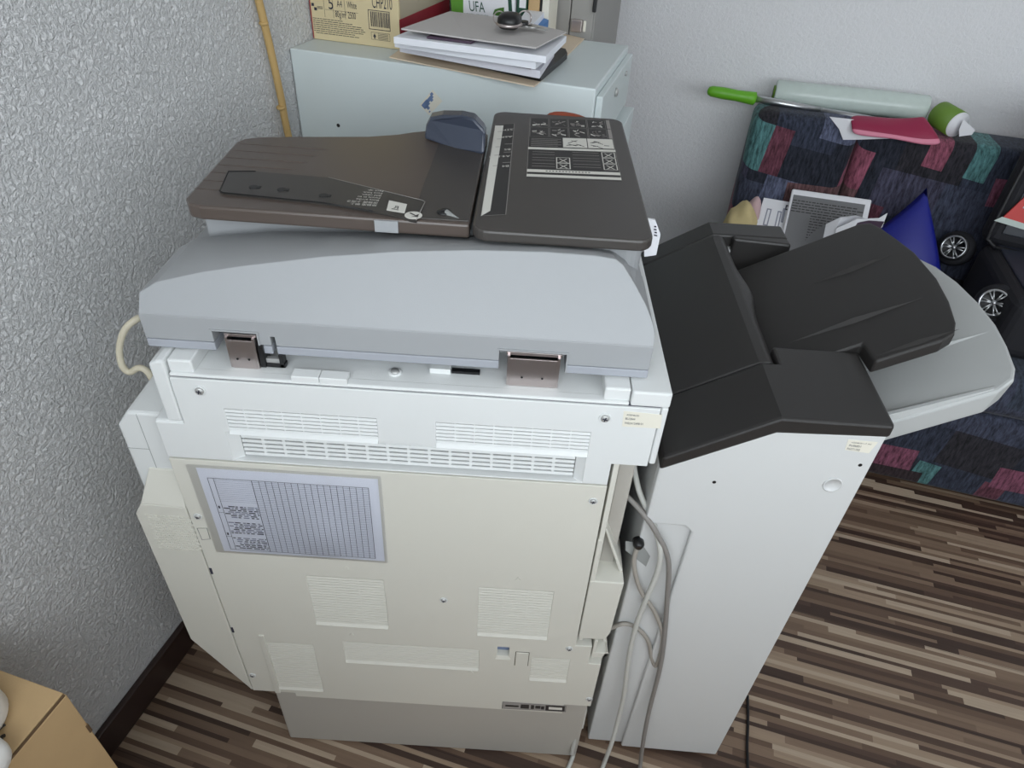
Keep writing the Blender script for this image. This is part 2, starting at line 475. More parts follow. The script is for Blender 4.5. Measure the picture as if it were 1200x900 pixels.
class Quad:
    """four corners p00 p10 p11 p01; pt(u, v, off) is a point on it, lifted by off along its normal"""
    def __init__(s, a, b, c, d, n=None):
        s.a, s.b, s.c, s.d = [Vector(p) for p in (a, b, c, d)]
        s.w = ((s.b - s.a).length + (s.c - s.d).length) / 2; s.h = ((s.d - s.a).length + (s.c - s.b).length) / 2
        s.n = ((s.b - s.a).cross(s.d - s.a)).normalized()
        if n is not None and s.n.dot(Vector(n)) < 0: s.n = -s.n
    def pt(s, u, v, off=0):
        return s.a * (1 - u) * (1 - v) + s.b * u * (1 - v) + s.c * u * v + s.d * (1 - u) * v + s.n * off
    def slab(s, mb, t=.0006, mi=0):
        mb.hexa([s.pt(0, 0, t), s.pt(1, 0, t), s.pt(1, 1, t), s.pt(0, 1, t)], [s.pt(0, 0), s.pt(1, 0), s.pt(1, 1), s.pt(0, 1)], mi)


def thing(name, label, cat, loc, rz=0.0, group=None):
    o = bpy.data.objects.new(name, None); o.empty_display_size = .05
    COL.objects.link(o); o.location = loc; o.rotation_euler = (0, 0, rz)
    o['label'] = label; o['category'] = cat
    if group: o['group'] = group
    WM[o.name] = Matrix.Translation(Vector(loc)) @ Matrix.Rotation(rz, 4, 'Z')
    return o
def tag(o, label, cat, group=None):
    o['label'] = label; o['category'] = cat
    if group: o['group'] = group
    # put the origin inside the thing
    me = o.data
    if len(me.vertices):
        c = sum((v.co for v in me.vertices), Vector()) / len(me.vertices)
        c.z = min(v.co.z for v in me.vertices)
        me.transform(Matrix.Translation(-c)); o.location = c
        WM[o.name] = Matrix.Translation(c)
    return o
def struct(o): o['kind'] = 'structure'; return o

# ------------------------------------------------------------------ the room
LW = -.8706      # left wall (room x)
BW = 2.56        # back wall (room y)
WW = -.42        # window wall (room y), behind the camera
RW = 2.9         # right wall (room x)
CH = 2.45
MB_ = MB
WALLL = wall_mat('rough_plaster_near', (236, 236, 236), 130.0, .8)
WALLB = wall_mat('rough_plaster', (240, 240, 242), 110.0, .35)

def local_box(name, x0, x1, y0, y1, z0, z1, m, bevel=0):
    mb = MB(m); mb.box(x0, x1, y0, y1, z0, z1)
    o = mb.build(name, None, bevel)
    o.rotation_euler = (0, 0, RA); WM[o.name] = MR.copy()
    return struct(o)
local_box('floor', LW, RW, WW, BW, -.05, 0, floor_mat())
local_box('ceiling', LW, RW, WW, BW, CH, CH + .05, mat('ceiling_white', (225, 224, 222), .9))
local_box('wall_left', LW - .1, LW, WW - .1, BW + .1, -.05, CH + .05, WALLL)
local_box('wall_back', LW, RW, BW, BW + .1, -.05, CH + .05, WALLB)
local_box('wall_right', RW, RW + .1, WW - .1, BW + .1, -.05, CH + .05, WALLB)
local_box('baseboard_left', LW, LW + .014, WW, BW, 0, .079, BASEB, .003)
local_box('baseboard_back', LW + .014, RW, BW - .014, BW, 0, .079, BASEB, .003)
# window wall with its opening
WX0, WX1, WZ0, WZ1 = -.60, 2.7, 1.1, 2.12
mb = MB(WALLB)
mb.grid([LW, WX0, WX1, RW], [-.05, WZ0, WZ1, CH + .05], lambda x, z: not (WX0 < x < WX1 and WZ0 < z < WZ1), WW - .14, WW)
o = struct(mb.build('wall_window_side', None)); o.rotation_euler = (0, 0, RA)
mb = MB(mat('window_frame_white', (235, 235, 235), .4))
xm = (WX0 + WX1) / 2
mb.grid([WX0, WX0 + .06, xm - .04, xm + .04, WX1 - .06, WX1], [WZ0, WZ0 + .06, WZ1 - .06, WZ1],
        lambda x, z: not ((WX0 + .06 < x < xm - .04 or xm + .04 < x < WX1 - .06) and WZ0 + .06 < z < WZ1 - .06), WW - .10, WW - .04)
o = struct(mb.build('window_1', None, .004)); o.rotation_euler = (0, 0, RA)

# bamboo cane leaning in the corner by the cabinet
cp = [toroom(at_rx(x, y, LW + .012)) for x, y in ((303, 0), (312, 37), (321, 76), (330, 118), (337, 155))]
top_ = cp[0] + (cp[0] - cp[1]) * 1.6
low_ = [Vector((LW + .014, 1.322, .70)), Vector((LW + .018, 1.330, .35)), Vector((LW + .026, 1.335, .002))]
path = [top_] + cp + low_
path[0].x = LW + .0105
wp = [MR @ p for p in path]
mb = MB(TAN)
mb.tube(wp, .0075, 0, 12)
for q in ((329, 126), (309, 27)):
    c = at_rx(*q, LW + .012)
    mb.lathe([(.0076, -.003), (.0092, -.0008), (.0092, .0008), (.0076, .003)], c, (wp[1] - wp[4]).normalized(), 0, 14)
tag(mb.build('bamboo_cane'), 'thin bamboo cane leaning on the left wall beside the filing cabinet', 'cane')

# ------------------------------------------------------------------ the copier
YP = .615     # rear panels
YS = .620     # scanner unit
YL = .640     # lid
cop = thing('photocopier', 'large white office photocopier seen from its rear, standing on the striped floor in the middle', 'photocopier', (-.125, .9, 0))
def pp(x, y): p = at_y(x, y, YP); return p.x, p.z

# pedestal
mb = MB(PEDG); mb.box(-.404, .178, .625, 1.12, .004, .22)
ped = mb.build('pedestal', cop, .004); ped['label'] = 'grey pedestal under the white body'
for x in (-.37, .14):
    for y in (.66, 1.08):
        mb = MB(BLACK); mb.lathe([(.012, 0), (.012, .02)], (x, y, 0), (0, 0, 1)); mb.build('foot', ped)
# chassis
mb = MB(VOID); mb.box(-.425, .128, YP + .026, 1.13, .19, .83)
mb.build('chassis', cop)

def xr(a): return [pp(*q)[0] for q in a]
# --- upper rear panel with three grilles
xL, xR = pp(200, 540)[0], pp(768, 549)[0]
xs_seam = pp(214, 505)[0]
zT, zB, zM, zN = pp(206, 446)[1], pp(400, 553)[1], pp(740, 549)[1], pp(188, 506)[1]
zT = .9402; zB = .808; zM = .846; zN = .868
xA = -.401; xB = .131; xC = .176
vents_u = [(-.346, -.161, .859, .894, 'u'), (-.089, .099, .859, .894, 'u')]
rec = (-.352, .098, .806 + .004, .852)
xs = sorted({-.437, xA, -.346, -.161, -.089, .099, rec[0], rec[1], xB, xC})
zs = sorted({zB, zM, zN, zT, .862, .897, rec[2], .858})
def in_up(x, z):
    if x < xA and z > zN: return False
    if x > xB and z < zM: return False
    if z < zB: return False
    for a, b in ((-.346, -.161), (-.089, .099)):
        if a < x < b and .862 < z < .897: return False
    if rec[0] < x < rec[1] and rec[2] < z < .858: return False
    return True
mb = MB(WHITE); mb.grid(xs, zs, in_up, YP, YP + .02)
up = mb.build('rear_upper_panel', cop, .0012)
def grille(name, x0, x1, z0, z1, ns, nd, parent, m, back, y, dep, vw=.0022, sl=.60, tl=.0005):
    """louvres between x0..x1, z0..z1: sloped slats, thin uprights, a back darkened for shade"""
    mb = MB(m, back)
    mb.box(x0 - .001, x1 + .001, y + dep, y + dep + .002, z0 - .001, z1 + .001, 1)  # dark back colour stands in for shade between the slats
    p = (z1 - z0) / ns
    for i in range(ns):
        z = z0 + p * i
        mb.hexa([(x0, y - tl, z + p * .12), (x1, y - tl, z + p * .12), (x1, y + tl, z + p * (.12 + sl)), (x0, y + tl, z + p * (.12 + sl))],
                [(x0, y + .0024, z + p * .12), (x1, y + .0024, z + p * .12), (x1, y + .0024, z + p * (.12 + sl)), (x0, y + .0024, z + p * (.12 + sl))])
    for k in range(1, nd):
        x = x0 + (x1 - x0) * k / nd
        mb.box(x - vw / 2, x + vw / 2, y + .0006, y + dep, z0, z1)
    return mb.build(name, parent)
for a, b in ((-.346, -.161), (-.089, .099)):
    grille('vent_grille', a, b, .862, .897, 6, 8, up, WHITE, SLOTG, YP + .0008, .008, vw=.0016)
    mbx = MB(WHITE); mbx.hexa([(a, YP - .0035, .858), (b, YP - .0035, .858), (b, YP + .001, .863), (a, YP + .001, .863)],
                              [(a, YP + .004, .857), (b, YP + .004, .857), (b, YP + .004, .863), (a, YP + .004, .863)])
    mbx.build('vent_lip', up, .0006)
# the wide grille sits back in a recess with sloping ends
x0, x1 = rec[0], rec[1]
g = grille('vent_grille', x0 + .014, x1 - .012, rec[2] + .003, .857, 6, 16, up, WHITE, SLOTG, YP + .008, .009, vw=.0036, sl=.5)
mb = MB(WHITE)
mb2 = MB(WHITE)
mb.hexa([(x0, YP + .0005, rec[2]), (x0, YP + .0005, .858), (x0, YP + .019, .858), (x0, YP + .019, rec[2])],
        [(x0 + .013, YP + .008, rec[2]), (x0 + .013, YP + .008, .858), (x0 + .013, YP + .019, .858), (x0 + .013, YP + .019, rec[2])])
mb2.hexa([(x1, YP + .0005, rec[2]), (x1, YP + .0005, .858), (x1, YP + .019, .858), (x1, YP + .019, rec[2])],
        [(x1 - .011, YP + .008, rec[2]), (x1 - .011, YP + .008, .858), (x1 - .011, YP + .019, .858), (x1 - .011, YP + .019, rec[2])])
mb.build('recess_cheek', up); mb2.build('recess_cheek', up)

def screw(px, py, parent, y=YP, r=.0075):
    p = at_y(px, py, y)
    mb = MB(STEEL, WHITE, INK)
    mb.lathe([(r, .0), (r, .0012), (r * .86, .0016), (r * .84, .0006)], (p.x, y, p.z), (0, -1, 0), 1, 20)
    mb.lathe([(r * .7, .0), (r * .7, .002), (r * .45, .003), (.0004, .0032)], (p.x, y, p.z), (0, -1, 0), 0, 20)
    for a in (0, PI / 2):
        M = Matrix.Translation((p.x, y - .0034, p.z)) @ Matrix.Rotation(a + .3, 4, 'Y')
        mb.box(-r * .42, r * .42, 0, .001, -r * .09, r * .09, 2, M)
    o = mb.build('screw', parent); o['label'] = 'steel cross-head screw'
    return o
screw(234, 458, up); screw(709, 490, up)

# --- middle and lower rear panel
xl, xr_ = -.437, .1315
zt = .805
lvent = [(363, 668, 456, 732, 14, 'a'), (562, 682, 645, 744, 16, 'a'), (404, 747, 562, 781, 8, 'a'), (620, 766, 667, 794, 9, 'a'), (312, 746, 375, 804, 18, 'a')]
rects = []
for a, b, c, d, ns, k in lvent:
    p, q = pp(a, b), pp(c, d)
    rects.append([p[0], q[0], q[1], p[1], ns])
rects[0] = [-.291, -.174, .445, .572, 19]; rects[1] = [-.030, .083, .443, .571, 19]
rects[2] = [-.254, -.026, .334, .395, 9]; rects[3] = [.063, .127, .314, .384, 9]; rects[4] = [-.386, -.306, .227, .378, 20]
zb1, zb2 = .211, .199
inl = (pp(583, 758)[0], pp(597, 758)[0], pp(583, 769)[1], pp(583, 758)[1])
b1 = pp(690.7, 778); b2 = pp(705, 779.7); b3 = pp(694.7, 828); b4 = pp(670.7, 827); b5 = pp(694, 758)
xs = sorted({xl, xr_, b5[0], .180, b4[0], -.36} | {r[0] for r in rects} | {r[1] for r in rects} | {inl[0], inl[1]})
zs = sorted({zt, zb1, zb2, b5[1], b1[1], b3[1]} | {r[2] for r in rects} | {r[3] for r in rects} | {inl[2], inl[3]})
def in_mid(x, z):
    for r in rects:
        if r[0] < x < r[1] and r[2] < z < r[3]: return False
    if inl[0] < x < inl[1] and inl[2] < z < inl[3]: return False
    if x > b5[0]: return b3[1] < z < b1[1]
    if x > xr_: return b3[1] < z < b5[1] 
    if x > b4[0]: return z > b3[1]
    if z < zb1: return x > -.36
    return z < zt
mb = MB(WHITE_BOUNCE); mb.grid(xs, zs, in_mid, YP, YP + .02)
mid = mb.build('rear_lower_panel', cop, .0012); mid['label'] = 'lower rear panel with warm bounce light painted in'
for r in rects:
    n3 = 3
    g = grille('vent_grille', r[0], r[1], r[2] + .004, r[3], r[4], n3, mid, WHITE_BOUNCE, SLOTB, YP + .0004, .006, vw=.0012, sl=.62, tl=.0005)
    mb = MB(WHITE_BOUNCE); mb.hexa([(r[0], YP - .003, r[2]), (r[1], YP - .003, r[2]), (r[1], YP + .001, r[2] + .006), (r[0], YP + .001, r[2] + .006)],
                           [(r[0], YP + .004, r[2]), (r[1], YP + .004, r[2]), (r[1], YP + .004, r[2] + .006), (r[0], YP + .004, r[2] + .006)])
    mb.build('vent_lip', mid)
# raised arrow pips over the grilles
for px, py in ((406, 665), (607, 678), (412, 743), (552, 787), (358, 808)):
    p = at_y(px, py, YP); mb = MB(WHITE_BOUNCE)
    mb.hexa([(p.x - .004, YP - .0012, p.z - .003), (p.x + .004, YP - .0012, p.z - .003), (p.x, YP - .0012, p.z + .004)],
            [(p.x - .004, YP + .001, p.z - .003), (p.x + .004, YP + .001, p.z - .003), (p.x, YP + .001, p.z + .004)])
    mb.build('arrow_mark', mid)
# raised lower-left skirt
mb = MB(WHITE_BOUNCE); q = [pp(303, 744), pp(309, 744), pp(329, 811), pp(323, 811)]
mb.prism_y(q, YP - .002, YP + .002); mb.build('moulded_rim', mid, .0006)
# blue inlet, square cover
mb = MB(BLUEG, WHITE_BOUNCE); mb.box(inl[0], inl[1], YP + .012, YP + .016, inl[2], inl[3])
mb.hexa([(inl[0] - .003, YP - .002, inl[2] - .006), (inl[1] + .003, YP - .002, inl[2] - .006), (inl[1], YP + .001, inl[2] + .001), (inl[0], YP + .001, inl[2] + .001)],
        [(inl[0] - .003, YP + .004, inl[2] - .006), (inl[1] + .003, YP + .004, inl[2] - .006), (inl[1], YP + .012, inl[2] + .001), (inl[0], YP + .012, inl[2] + .001)], 1)
o = mb.build('socket_recess', mid); o['label'] = 'small blue-grey square recess'
p = pp(605, 764); q = pp(618, 780)
mb = MB(WHITE_BOUNCE, SLOTB); mb.box(p[0] - .0014, q[0] + .0014, YP - .0003, YP + .002, q[1] - .0014, p[1] + .0014, 1); mb.box(p[0], q[0], YP - .0016, YP + .001, q[1], p[1]); mb.build('blanking_cover', mid, .0006)
for x in ((232, 605), (695, 587), (520, 703), (667, 760), (690.5, 819), (296, 791)): screw(*x, mid, YP, .006)
# rating strip
A = [at_y(*q, YP) for q in ((588, 830), (663, 834), (663.5, 827), (589, 822))]
Q = Quad(*A, n=(0, -1, 0)); mb = MB(GPRINT, LABELD, WPRINT); Q.slab(mb, .0005)
mb.qframe(Q, 0, 0, 1, 1, .0007, .0006, 1); mb.qrect(Q, .68, .08, .98, .92, .0007, 1); mb.qrect(Q, .73, .3, .94, .7, .0009, 2)
for u0, u1, v0, v1 in ((.05, .26, .35, .6), (.29, .42, .2, .8), (.45, .5, .2, .8), (.52, .6, .3, .75), (.61, .66, .2, .7)): mb.qrect(Q, u0, v0, u1, v1, .0007, 1)
mb.build('rating_label', mid)
# outlined latch on the left and clips in the seam
mb = MB(WHITE_BOUNCE, INK); A = [at_y(*q, YP) for q in ((237, 632), (247, 631), (243, 618), (231, 618))]
Q = Quad(*A, n=(0, -1, 0)); Q.slab(mb, .001); mb.qframe(Q, 0, 0, 1, 1, .0012, .0007, 1); mb.build('latch_cover', mid)
for px, py in ((248, 669), (273, 738)):
    mb = MB(INK); p = pp(px, py); mb.box(p[0] - .0022, p[0] + .0012, YP - .0008, YP + .002, p[1] - .007, p[1] + .007)
    mb.build('seam_clip', mid)

# --- printed chart in a plastic sleeve stuck on the panel
A = [at_y(*q, YP) for q in ((263, 645), (451, 657.5), (445, 561.5), (233, 548))]
A[1].z = A[0].z; A[2].x = A[1].x + .002; A[3].x = A[0].x - .001
Q = Quad(*A, n=(0, -1, 0))
mb = MB(PAPER2, INK, INKL); Q.slab(mb, .0008)
u0, u1, v0, v1 = .045, .945, .03, .90
mb.qframe(Q, u0, v0, u1, v1, .001, .0007, 1)
mb.qrect(Q, .078, v0, .0805, v1, .0011, 1); mb.qrect(Q, .29, v0, .2935, v1, .0011, 1)
for k in range(1, 18):
    u = .2935 + (u1 - .2935) * k / 18; mb.qrect(Q, u, v0, u + .0024, v1, .0011, 1)
nr = 40
for k in range(1, nr):
    v = v0 + (v1 - v0) * k / nr
    mb.qrect(Q, .2935, v, u1, v + .0036, .00105, 2)
    if v > .62: mb.qrect(Q, .0805, v, .29, v + .002, .00105, 2)
    elif (k % 9) not in (0, 8):
        uu = .085 + random.choice((.0, .0, .02, .03))
        while uu < .28:
            w = random.uniform(.012, .04); mb.qrect(Q, uu, v, min(uu + w, .286), v + .011, .00105, 1 if random.random() < .55 else 2); uu += w + random.uniform(.004, .016)
mb.qrect(Q, .055, .55, .065, .58, .0011, 1); mb.qrect(Q, .055, .22, .065, .25, .0011, 1); mb.qrect(Q, u0, .2, .0785, .203, .0011, 1); mb.qrect(Q, u0, .5, .0785, .503, .0011, 1)
ch = mb.build('printed_chart', cop); ch['label'] = 'printed form with a fine table grid'
mb = MB(SLEEVE)
n = 14
for i in range(n):
    for j in range(6):
        def P(i, j):
            u = -.05 + 1.07 * i / n; v = -.02 + 1.06 * j / 6
            b = .0016 + .0005 * math.sin(i * 1.3 + j) * (0 < i < n and 0 < j < 6) + (.004 * math.exp(-((u - .62) ** 2 / .01 + (v - .25) ** 2 / .02)))
            return Q.pt(u, v, b)
        mb.face([P(i, j), P(i + 1, j), P(i + 1, j + 1), P(i, j + 1)])
bmesh.ops.remove_doubles(mb.bm, verts=mb.bm.verts, dist=1e-5)
o = mb.build('clear_sleeve', ch, smooth=True); o['label'] = 'clear plastic sleeve over the form'

# --- left side column (rear view left)
mb = MB(WHITE)
mb.hexa([(-.5, .632, .842), (-.482, .632, .866), (-.438, .632, .866), (-.438, .632, .62), (-.5, .632, .62)],
        [(-.5, 1.1, .842), (-.482, 1.1, .866), (-.438, 1.1, .866), (-.438, 1.1, .62), (-.5, 1.1, .62)])
su = mb.build('side_upper_cover', cop, .004)
mb = MB(SLOTG); mb.box(-.4703, -.4697, .6316, .633, .72, .863); mb.box(-.5, -.4697, .6316, .633, .802, .8026); mb.build('cover_seam', su)
mb = MB(WHITE_BOUNCE)
lo = [(-.513, .69), (-.500, .712), (-.4385, .709), (-.4385, .211), (-.513, .372)]
mb.prism_y(lo, YP, 1.1)
mb.hexa([(-.500, YP, .712), (-.4385, YP, .709), (-.4385, .633, .709), (-.500, .633, .712)], [(-.480, .630, .768), (-.4385, .630, .768), (-.4385, .633, .768), (-.480, .633, .768)])
sl = mb.build('side_lower_cover', cop, .003); sl['label'] = 'tapering side cover with a small vent field, warm bounce light painted in'
mb = MB(WHITE_BOUNCE, SLOTG)
for k in range(15):
    z = .614 + .0052 * k
    for j in range(10):
        x = -.500 + .0062 * j + (.0031 if k % 2 else 0); mb.box(x, x + .0047, YP - .0009, YP + .001, z, z + .0030, 0)
mb.build('vent_field', sl)
# scanner's left end cover
mb = MB(WHITE)
a = [pp(174, 421), pp(186, 427), pp(222, 507), pp(188, 505)]
mb.prism_y([(-.4215, .958), (-.4215, .870), (-.4025, .870), (-.4025, .963), (-.412, .963)], YS - .004, 1.15)
mb.box(-.438, -.402, YS - .004, .66, .862, .871)
mb.build('side_end_cover', cop, .003)
mb = MB(TAN if False else SLOTG); mb.box(-.462, -.436, .70, .735, .866, .89); mb.build('cable_inlet', cop, .002)

# --- scanner unit
mb = MB(WHITE)
mb.box(-.3995, .1845, YS + .004, 1.168, .846, .946)            # body with the low shelf
mb.box(-.4010, -.372, YS, .75, .945, .963)                    # raised left end
mb.box(.108, .1385, YS, .75, .945, .963)
mb.box(.1395, .186, YS, 1.17, .850, .9405)
mb.box(.1395, .186, YP + .001, 1.17, .9417, .963)            # raised right end
mb.box(-.3985, .10, .70, 1.167, .945, .958)
mb.box(.1772, .1855, YP + .001, YS + .003, .849, .9412)
mb.box(-.4008, .1383, YP + .0005, YS + .01, .9417, .9464)
mb.box(-.38, .17, 1.165, 1.29, .90, .963)
scn = mb.build('scanner_unit', cop, .004)
# little blocks and marks on the shelf
for a, b in ((-.257, -.2245), (-.224, -.1915)):
    mb = MB(WHITE); mb.box(a, b, YP + .001, YS + .012, .944, .9535); mb.build('shelf_block', scn, .001)
mb = MB(BLACK, WHITE); p = at_z(545, 436, .947)
mb.box(p.x - .016, p.x + .018, p.y - .003, p.y + .004, .944, .9495); mb.box(p.x - .042, p.x - .017, p.y - .005, p.y + .006, .944, .953, 1); mb.build('shelf_slot', scn)
p = at_z(463, 436, .947); mb = MB(STEEL, WHITE); mb.lathe([(.008, 0), (.008, .003), (.006, .003)], (p.x, p.y, .945), (0, 0, 1), 1); mb.lathe([(.0055, .002), (.005, .0045), (.0005, .0048)], (p.x, p.y, .945), (0, 0, 1), 0)
mb.build('screw', scn)
# seam between scanner housing and upper panel
mb = MB(INK); mb.box(-.4, .176, YP + .003, YP + .012, .9398, .9420); mb.build('cover_seam', scn)
# serial stickers
def sticker(parent, pts, lines, n, name='serial_sticker', pm=STICK, off=.0004):
    Q = Quad(*pts, n=n); mb = MB(pm, INK); Q.slab(mb, off)
    for t, u, v, sz, w in lines: mb.qtext(Q, t, u, v, sz, off + .0002, 1, w)
    return mb.build(name, parent)
A = [at_y(*q, YP) for q in ((729, 499.5), (774, 502), (776, 486), (731, 481.5))]
Q_ = Quad(*A)
sticker(up, A, [('ASSEMBLED', .08, .74, .0034, .015), ('BU2844', .06, .47, .0046, .0115), ('W82A12498 01', .05, .18, .0046, .022)], (0, -1, 0))

# --- right flank behind the seam: strip, post, two scoops
mb = MB(WHITE_BOUNCE)
mb.box(.1350, .142, YP + .003, .66, .44, .846)
mb.build('edge_strip', cop, .001)
mb = MB(PEDG); mb.box(.150, .172, .655, .72, .36, .846); mb.build('bracket_post', cop, .002)
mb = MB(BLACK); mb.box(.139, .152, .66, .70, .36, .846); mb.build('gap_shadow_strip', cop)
def scoop(name, x0, x1, y0, y1, z0, z1, zc):
    """moulded grip: a closed block below zc, above it a hollow falling back to the flank"""
    mb = MB(WHITE_BOUNCE)
    mb.prism_y([(x0, z0), (x1 - .004, z0), (x1 + .002, z0 + .02), (x1 + .004, zc), (x0, zc)], y0, y1)
    a = [(x0, y0, zc), (x1 + .004, y0, zc), (x1 + .004, y1, zc), (x0, y1, zc)]
    # side rim rising to a slant
    mb.hexa([(x1 + .004, y0 + .02, zc), (x1 + .004, y1, zc), (x0 + .02, y1, z1), (x0 + .014, y0 + .02, z1)],
            [(x1 - .002, y0 + .02, zc), (x1 - .002, y1, zc), (x0 + .016, y1, z1), (x0 + .01, y0 + .02, z1)])
    mb.hexa([(x0, y0, zc), (x0 + .006, y0, zc), (x0 + .006, y0, z1), (x0, y0, z1)],
            [(x0, y1, zc), (x0 + .006, y1, zc), (x0 + .006, y1, z1), (x0, y1, z1)])
    mb.hexa([(x0, y1 - .02, zc), (x1 + .002, y1 - .02, zc), (x0 + .016, y1 - .02, z1)], [(x0, y1, zc), (x1 + .002, y1, zc), (x0 + .016, y1, z1)])
    return mb.build(name, cop, .003)
scoop('carrying_grip', .134, .181, YP + .002, .70, .447, .695, .60)
scoop('lower_grip', .161, .1835, YP + .002, .68, .392, .443, .408)
mb = MB(WHITE_BOUNCE); mb.box(.1335, .186, YP + .021, .68, .236, .395); mb.build('corner_cover', cop, .002)

# --- lid with two hinges
mb = MB(LIDG2)
nL = (-.349, -.297); nR = (-.017, .061); slot = (-.282, -.277)
def lidsolid(x, z):
    if nL[0] < x < nL[1] and z < .994: return False
    if nR[0] < x < nR[1] and z < .993: return False
    if slot[0] < x < slot[1] and z < .990: return False
    return True
lx = sorted({-.429, .158, *nL, *nR, *slot})
mb.grid(lx, [.9655, .9765], lidsolid, YL, YL + .04)
mb.box(-.429, .158, YL + .039, 1.165, .9655, .9765)
lb = mb.build('lid_base', cop, .0012)
mb = MB(LIDG)
mb.grid(lx, sorted([.9775, .990, .993, .994, 1.0105]), lidsolid, YL, YL + .04)
ST = [(-.4285, 1.030, 1.031), (-.41, 1.0405, 1.041), (-.36, 1.052, 1.050), (-.31, 1.0605, 1.058), (-.224, 1.073, 1.063), (-.14, 1.082, 1.067), (-.05, 1.088, 1.069), (.03, 1.0905, 1.069), (.085, 1.090, 1.068), (.108, 1.088, 1.066), (.117, 1.083, 1.062), (.132, 1.066, 1.052), (.146, 1.048, 1.042), (.154, 1.034, 1.034), (.158, 1.024, 1.024)]
rings = []
for x, zf, zb_ in ST:
    yf = YL + (zf - 1.0105) / 1.35
    yb = .77 if -.42 < x < .15 else .76
    rings.append([mb.bm.verts.new(p) for p in ((x, YL, 1.0105), (x, yf, zf), (x, yb, zb_), (x, yb + .012, 1.022), (x, 1.165, 1.022), (x, 1.165, .978), (x, YL + .039, .978), (x, YL + .039, 1.0105))])
fs = []
for a, b in zip(rings, rings[1:]):
    for k in range(8):
        fs.append(mb.bm.faces.new((a[k], b[k], b[(k + 1) % 8], a[(k + 1) % 8])))
fs.append(mb.bm.faces.new(rings[0])); fs.append(mb.bm.faces.new(list(reversed(rings[-1]))))
bmesh.ops.recalc_face_normals(mb.bm, faces=fs)
lid = mb.build('lid_shell', cop, .002, 2, angle=22)
for p in lid.data.polygons: p.use_smooth = p.normal.z > .9 and p.center.z > .02
# scratches on the lid
mb = MB(WPRINT)
def lid_pt(px, py): return at_y(px, py, YL + .02)
# hinges: folded steel plate on the shelf, body in the notch
def hinge(x0, x1, pin):
    mb = MB(CHROME, BLACK, STEEL)
    yb = YL - .006
    mb.box(x0 + .004, x1 - .004, yb, yb + .003, .9465, .986)                      # face plate
    mb.box(x0 + .001, x0 + .004, yb, yb + .04, .947, .990); mb.box(x1 - .004, x1 - .001, yb, yb + .04, .947, .990)
    mb.box(x0 + .004, x1 - .004, yb + .012, yb + .03, .95, .9925, 1)
    mb.box(x0 - .0005, x1 + .0005, yb + .004, yb + .010, .9885, .9925)
    for x in (x0 + .3 * (x1 - x0), x0 + .68 * (x1 - x0)): mb.lathe([(.0014, 0), (.0014, .0006)], (x, yb - .0004, .960), (0, -1, 0), 1, 12)
    if pin:
        mb.box(x1, x1 + .006, yb + .002, yb + .02, .948, .978, 1)
        mb.box(x1 + .004, x1 + .028, yb + .004, yb + .014, .9475, .9525, 1); mb.box(x1 + .004, x1 + .024, yb + .006, yb + .012, .9525, .9585, 2); mb.box(x1 + .022, x1 + .027, yb + .004, yb + .014, .9475, .966, 1)
    return mb.build('hinge', cop, .0007)
h1 = hinge(-.334, -.298, True); h1['label'] = 'steel hinge with a black pivot beside it'
h2 = hinge(-.008, .055, False); h2['label'] = 'wide steel hinge'
for a, b, z in ((*nL, .994), (*nR, .993)):
    mb = MB(VOID); mb.box(a, b, YL + .036, YL + .0385, .966, z); mb.build('hinge_recess', lid)
    mb = MB(LIDG); mb.box(a - .002, b + .002, YL - .0015, YL + .004, z, z + .0022); mb.box(b, b + .002, YL - .0015, YL + .004, .967, z)
    mb.build('notch_rim', lid)

# --- document feeder on the lid
mb = MB(LIDG); mb.box(-.402, -.06, .79, 1.0, 1.02, 1.076); mb.build('feeder_base', cop, .004)
def rrect(x0, x1, y0, y1, r, n=5):
    pts = []
    for cx, cy, a0 in ((x1 - r, y1 - r, 0), (x0 + r, y1 - r, PI / 2), (x0 + r, y0 + r, PI), (x1 - r, y0 + r, 1.5 * PI)):
        for k in range(n + 1):
            a = a0 + PI / 2 * k / n; pts.append((cx + r * math.cos(a), cy + r * math.sin(a)))
    return pts
mb = MB(LIDG); mb.prism_z(rrect(-.055, .149, .748, 1.17, .022), 1.02, 1.084); mb.build('feeder_body', cop, .002)
ZH = 1.098
mb = MB(DARK)
mb.prism_z(rrect(-.0585, .1545, .727, 1.178, .02), 1.0835, ZH)
hd = mb.build('feeder_cover', cop, .003)
# tray
ZT = 1.094
tr = [(-.0625, .748), (-.385, .752), (-.40, .757), (-.409, .772), (-.418, .97), (-.412, .985), (-.395, .995), (-.352, 1.006), (-.24, 1.028), (-.2, 1.045), (-.178, 1.06), (-.15, 1.075), (-.0625, 1.075)]
mb = MB(SMOKE); mb.prism_z(tr, 1.076, ZT)
tray = mb.build('feeder_tray', cop, .003)
def tz(px, py, z=ZT): return at_z(px, py, z)
# raised straight rail with three sockets and the printed instructions
rail = [(268, 203), (258, 226), (262, 228), (380, 240), (437, 250), (488, 260), (498, 239), (495, 237), (385, 210), (300, 203)]
RAILM = mat('rail_black_brown', (56, 53, 50), .35)
mb = MB(RAILM, GPRINT)
pts = [tz(*q) for q in rail]
mb.hexa([p + Vector((0, 0, .0026)) for p in pts], [p - Vector((0, 0, .002)) for p in pts])
rl = mb.build('guide_rail', tray, .0006)
mb = MB(BLACK); mb.tube([p + Vector((0, 0, .0026)) for p in (pts[9], pts[0], pts[1], pts[2], pts[3], pts[4])], .0009, 0, 6, 0); mb.build('rail_edge', rl)
mb = MB(GPRINT); mb.tube([p + Vector((0, 0, .0026)) for p in (pts[8], pts[7], pts[6], pts[5])], .0005, 0, 6, 0); o = mb.build('rail_edge', rl); o['label'] = 'pale outline of the rail'  # thin pale line traced along the rail edge
